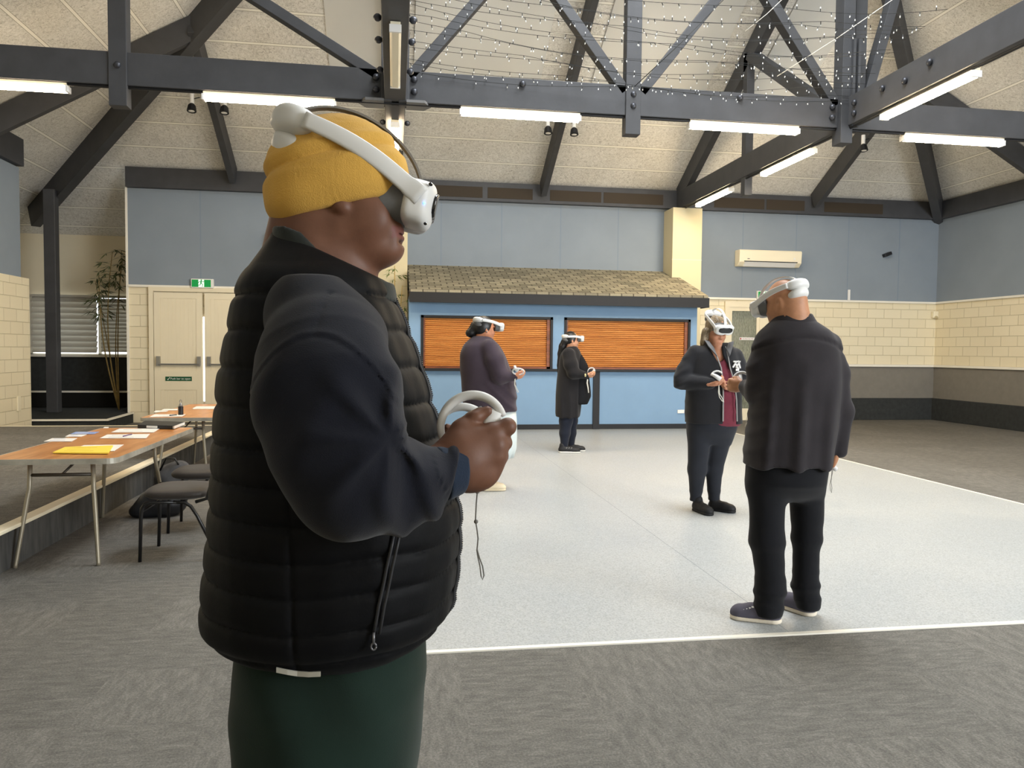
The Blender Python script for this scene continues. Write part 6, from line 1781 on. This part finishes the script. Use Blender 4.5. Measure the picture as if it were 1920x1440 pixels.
# black coat thrown over the third chair's back
F = Field((-0.24, -0.30, 0.42), (0.26, 0.30, 0.98), 0.011)
nzc = wob(91, 6)
F.cone((0.0, -0.20, 0.86), (0.0, 0.20, 0.87), 0.055, 0.06, 0.03).ell((-0.03, 0, 0.72), (0.055, 0.23, 0.18), 0.04).ell((0.06, 0.02, 0.70), (0.05, 0.22, 0.22), 0.04).ell((-0.07, -0.16, 0.84), (0.07, 0.06, 0.07), 0.03)
F.displace(lambda X, Y, Z: 0.016*nzc(X, Y, Z, 18))
co = F.build('coat', cloth('black_coat', (24, 24, 25), 0.9), raw=True); co.location = (-1.21, 8.20, -0.04); tag(co, 'black coat draped over the back of the third chair', 'coat')
# bags under the near table
def bag(name, label, loc, lumps, mat, seed, strap):
    lo = np.min([np.array(c)-np.array(r) for c, r in lumps], 0)-0.05; hi = np.max([np.array(c)+np.array(r) for c, r in lumps], 0)+0.05
    F = Field(lo, hi, 0.012); n = wob(seed, 6)
    for c, r in lumps: F.ell(c, r, 0.05)
    F.displace(lambda X, Y, Z: 0.014*n(X, Y, Z, 16)); F.cut((0, 0, 0.0), (0, 0, -1))
    t = thing(name, label, 'bag', loc); F.build('body', mat, parent=t, raw=True)
    MB().tube(strap, 0.009, 8).build('strap', M['chair_tube'], parent=t, smooth=True)
g0 = ground(268, 972)
bag('backpack', 'slumped black backpack on the floor under the near table', (g0[0]+0.12, g0[1]+0.1, 0), [((0, 0, 0.10), (0.20, 0.14, 0.12)), ((0.05, 0.02, 0.18), (0.13, 0.11, 0.09)), ((-0.13, -0.02, 0.05), (0.12, 0.11, 0.06))], M['dark_plastic'], 5, [(0.0, -0.1, 0.24), (0.03, -0.13, 0.30), (0.10, -0.12, 0.29), (0.12, -0.08, 0.2)])
bag('shoulder_bag', 'grey and black bag between the table legs against the platform', (-2.14, 7.75, 0), [((0, 0, 0.14), (0.16, 0.14, 0.16)), ((0.08, 0.0, 0.24), (0.10, 0.1, 0.09))], plain('bag_grey', (72, 72, 74), 0.8, var=0.3, vscale=9), 6, [(-0.08, -0.08, 0.24), (-0.02, -0.1, 0.36), (0.06, -0.1, 0.36), (0.1, -0.06, 0.26)])

# ---------------------------------------------------------------- bamboo
M['stem'] = plain('bamboo_stem', (132, 112, 66), 0.6, var=0.25, vscale=8)
M['leaf'] = plain('bamboo_leaf', (84, 92, 58), 0.7, var=0.3, vscale=20)
def bamboo(label, base, stems, seed, density, mat_s, mat_l, leaf=0.13, pot=None):
    r = random.Random(seed)
    t = thing('bamboo_plant', label, 'plant', tuple(base))
    L = MB()
    for top, bend, rad, leafy in stems:
        P = []
        for i in range(13):
            u = i/12; P.append((top[0]*u+bend[0]*math.sin(math.pi*u), top[1]*u+bend[1]*math.sin(math.pi*u), top[2]*u))
        MB().tube(P, [rad*(1-0.6*i/12)*(1.12 if i % 2 else 1.0) for i in range(13)], 7).build('stem', mat_s, parent=t, smooth=True)
        for k in range(density):
            u = r.uniform(leafy, 1.0); i = min(11, int(u*12)); f = u*12-i
            p = np.array(P[i])*(1-f)+np.array(P[i+1])*f
            a = r.uniform(0, 6.28); out = r.uniform(0.05, 0.26)*(1.1-0.5*u)
            q = p+np.array([math.cos(a)*out, math.sin(a)*out*0.7, r.uniform(-0.05, 0.10)])
            for _ in range(4):
                b = a+r.uniform(-1.1, 1.1); l = leaf*r.uniform(0.7, 1.25); dr = r.uniform(-0.9, 0.1)
                d = np.array([math.cos(b), math.sin(b)*0.8, dr]); d /= np.linalg.norm(d)
                s = np.cross(d, (0, 0, 1)); s /= np.linalg.norm(s); s = s*l*0.085+np.array([0, 0, l*0.03])
                L.add([q, q+d*l*0.4+s, q+d*l, q+d*l*0.4-s], [(0, 1, 2, 3)])
            L.tube([p, q], 0.002, 3, cap=False)
    L.build('foliage', mat_l, parent=t)
    if pot: MB().tube([(0, 0, 0), (0, 0, 0.02), (0, 0, pot), (0, 0, pot-0.03)], [pot*0.38, pot*0.42, pot*0.5, pot*0.44], 20).build('pot', plain('pot_charcoal', (58, 56, 54), 0.7), parent=t)
    return t
bamboo('tall bare stemmed bamboo in the dark alcove, left of the double doors', (-5.30, 15.75, 0.19), [((-0.30, -0.1, 2.6), (-0.10, 0, 0), 0.016, 0.66), ((-0.05, -0.1, 3.05), (-0.14, 0.0, 0), 0.015, 0.78), ((0.05, 0.1, 3.1), (-0.06, 0.05, 0), 0.014, 0.75), ((-0.42, 0.05, 2.5), (-0.02, 0.1, 0), 0.013, 0.72), ((0.10, 0.0, 2.9), (-0.10, 0.02, 0), 0.013, 0.66)], 11, 20, M['stem'], M['leaf'], 0.19)
bamboo('leafy green bamboo standing left of the bar against the cream pillar', (-0.10, 14.12, 0), [((-0.12, 0, 2.7), (-0.03, 0, 0), 0.016, 0.35), ((0.10, 0, 2.95), (0.04, 0.02, 0), 0.016, 0.35), ((0.24, 0.02, 2.6), (0.02, -0.02, 0), 0.014, 0.35), ((-0.02, 0.05, 2.45), (0.05, 0, 0), 0.015, 0.35)], 12, 26, plain('bamboo_gold', (190, 160, 88), 0.6), plain('bamboo_green', (122, 138, 82), 0.7, var=0.3, vscale=20), 0.15, 0.42)

# ---------------------------------------------------------------- fairy lights and cords over the dance floor
M['wire'] = plain('fairy_wire', (44, 46, 46), 0.5)
M['bulb_clear'] = plain('clear_bulb', (236, 238, 236), 0.15, 0.7)
def fairy(k, y0, y1, z0, z1, sag, x0=0.12, x1=5.66):
    r = random.Random(100+k); n = 60
    P = []
    for i in range(n+1):
        t = i/n
        lob = abs(math.sin(math.pi*(t*2+0.13*k)))
        P.append(np.array([x0+(x1-x0)*t, y0+(y1-y0)*t+0.04*math.sin(9*t+k), z0+(z1-z0)*t-sag*4*t*(1-t)-0.05*lob]))
    c = P[0].copy()
    w = MB().tube([p-c for p in P], 0.0028, 4, cap=False).build('fairy_light_string', M['wire'])
    w.location = c
    b = MB()
    for i in range(n*1):
        p = P[i]+(P[i+1]-P[i])*r.random()-c; dn = np.array([r.uniform(-0.4, 0.4), r.uniform(-0.4, 0.4), -1.0]) if r.random() < 0.75 else np.array([0, 0, 1.0])
        dn /= np.linalg.norm(dn)
        if i % 2 == 0: b.tube([p, p+dn*0.030], 0.0045, 5, mi=0)
        b.tube([p+dn*0.030, p+dn*0.048], [0.006, 0.004], 5, mi=1) if i % 2 == 0 else None
    o = b.build('bulbs', [M['wire'], M['bulb_clear']], parent=w); o['kind'] = 'stuff'
    return w
rows = [(9.02, 8.95, 4.75, 4.72, 0.02), (8.92, 9.0, 4.84, 4.80, 0.08), (8.80, 8.85, 4.86, 4.86, 0.14), (8.70, 8.62, 4.95, 4.85, 0.10), (8.55, 8.70, 4.95, 5.00, 0.16), (8.42, 8.40, 5.0, 4.92, 0.10), (8.30, 8.42, 5.05, 5.02, 0.20),
        (8.15, 8.10, 5.05, 5.0, 0.12), (8.02, 8.20, 5.10, 5.05, 0.18), (7.88, 7.85, 5.08, 5.10, 0.14), (7.74, 7.90, 5.12, 5.10, 0.20), (7.60, 7.55, 5.10, 5.12, 0.15), (7.45, 7.60, 5.14, 5.12, 0.2), (7.30, 7.25, 5.12, 5.15, 0.16)]
for k, (a, b, c, d, e) in enumerate(rows):
    w = fairy(k, a, b, c-0.1, d-0.1, e)
    tag(w, 'fairy light string sagging between the roof beams above the dance floor', 'fairy lights', 'fairy light strings over the dance floor')
def cord(label, a, b, rad, mat):
    a, b = np.array(a), np.array(b); o = MB().tube([(0, 0, 0), (b-a)*0.5+np.array([0, 0, -0.02]), b-a], rad, 6).build('cord', mat, smooth=True); o.location = a; tag(o, label, 'cord')
cord('pale cord running up to the right in front of the crossed roof beams', atY(1457, 143, 8.7), atY(1690, -12, 8.2), 0.0045, M['cord_white'])
cord('pale cord running up to the right beside the middle roof posts', atY(1398, 58, 8.9), atY(1478, -12, 8.7), 0.004, M['cord_white'])
cord('thin black cord rising right from the middle of the cross beam', atY(1190, 162, 9.0), atY(1362, -6, 8.7), 0.005, M['wire'])
# ---------------------------------------------------------------- small details on the nearest man's clothes
from mathutils.bvhtree import BVHTree
def bvh_of(o):
    me = o.data; L = Vector(parent_loc(o))
    return BVHTree.FromPolygons([v.co+L for v in me.vertices], [tuple(p.vertices) for p in me.polygons])
vb = bvh_of(vest)
def on_vest(px, py, lift=0.002):
    d = Vector((px-960)/FPX*AX+(py-720)/FPX*AY+AZ).normalized()
    h = vb.ray_cast(Vector((0, 0, CAMH)), d)
    return None if h[0] is None else np.array(h[0]+h[1]*lift)
def world_mesh_on(parent, name, mb, mat, **k):
    L = parent_loc(parent); mb.v = [tuple(np.array(p)-L) for p in mb.v]
    return mb.build(name, mat, parent=parent, **k)
M['zip_dark'] = plain('zip_tape', (44, 45, 48), 0.5, 0.4); M['zip_metal'] = plain('zip_metal', (120, 120, 124), 0.35, 0.6, 0.6)
# pocket zip
P = [on_vest(x, y, 0.003) for x, y in ((737, 1000), (731, 1030), (724, 1062), (717, 1098), (709, 1135), (704, 1165), (700, 1188))]
P = [p for p in P if p is not None]
z1 = MB().tube(P, 0.0032, 6); z2 = MB().tube([p+np.array([0.009, 0, 0.0]) for p in P], 0.0028, 6)
pz = world_mesh_on(vest, 'pocket_zip', z1, M['zip_dark'], smooth=True); world_mesh_on(vest, 'pocket_welt', z2, M['zip_dark'], smooth=True)
e = P[-1]
m = MB().tube([e+np.array([0, -0.004, 0.004]), e+np.array([0.0, -0.006, -0.014])], 0.0024, 6)
m.tube([e+np.array([0.004*math.cos(a), -0.006, -0.018+0.0055*math.sin(a)]) for a in [2*math.pi*k/12 for k in range(13)]], 0.0016, 6)
world_mesh_on(vest, 'zip_pull', m, M['zip_metal'], smooth=True)
# front zip down the centre of the chest
fp_ = []
for i in range(46):
    z = q1(0, 552)[2]+(q1(0, 1170)[2]-q1(0, 552)[2])*i/45
    s0 = to_world(np.array([0.6, MID+0.004, z])); s1 = to_world(np.array([-0.2, MID+0.004, z]))
    h = vb.ray_cast(Vector(s0), Vector(s1-s0).normalized())
    if h[0] is not None: fp_.append(np.array(h[0]+h[1]*0.001))
m = MB().tube(fp_, 0.0042, 6)
fz_ = world_mesh_on(vest, 'front_zip', m, M['zip_dark'], smooth=True)
t = MB()
for a, b in zip(fp_[:-1], fp_[1:]):
    for k in range(4):
        p = a+(b-a)*k/4; t.ball(p+np.array([0.0042, 0, 0]), (0.0022, 0.003, 0.0013), 6, 4)
o = world_mesh_on(vest, 'zip_teeth', t, M['zip_dark']); o['kind'] = 'stuff'
# pale tab on the hem
hb = [on_vest(x, y, 0.002) for x, y in ((520, 1247), (540, 1252), (560, 1255), (580, 1256), (602, 1255))]
hb = [p for p in hb if p is not None]
if len(hb) > 2:
    m = MB()
    v = [p+np.array([0, -0.003, 0.0]) for p in hb]+[p+np.array([0, -0.003, -0.008]) for p in hb]
    n = len(hb); m.add(v, [(i, i+1, n+i+1, n+i) for i in range(n-1)])
    o = world_mesh_on(vest, 'hem_tab', m, plain('tab_grey', (176, 174, 164), 0.6)); sd = o.modifiers.new('thickness', 'SOLIDIFY'); sd.thickness = 0.0025
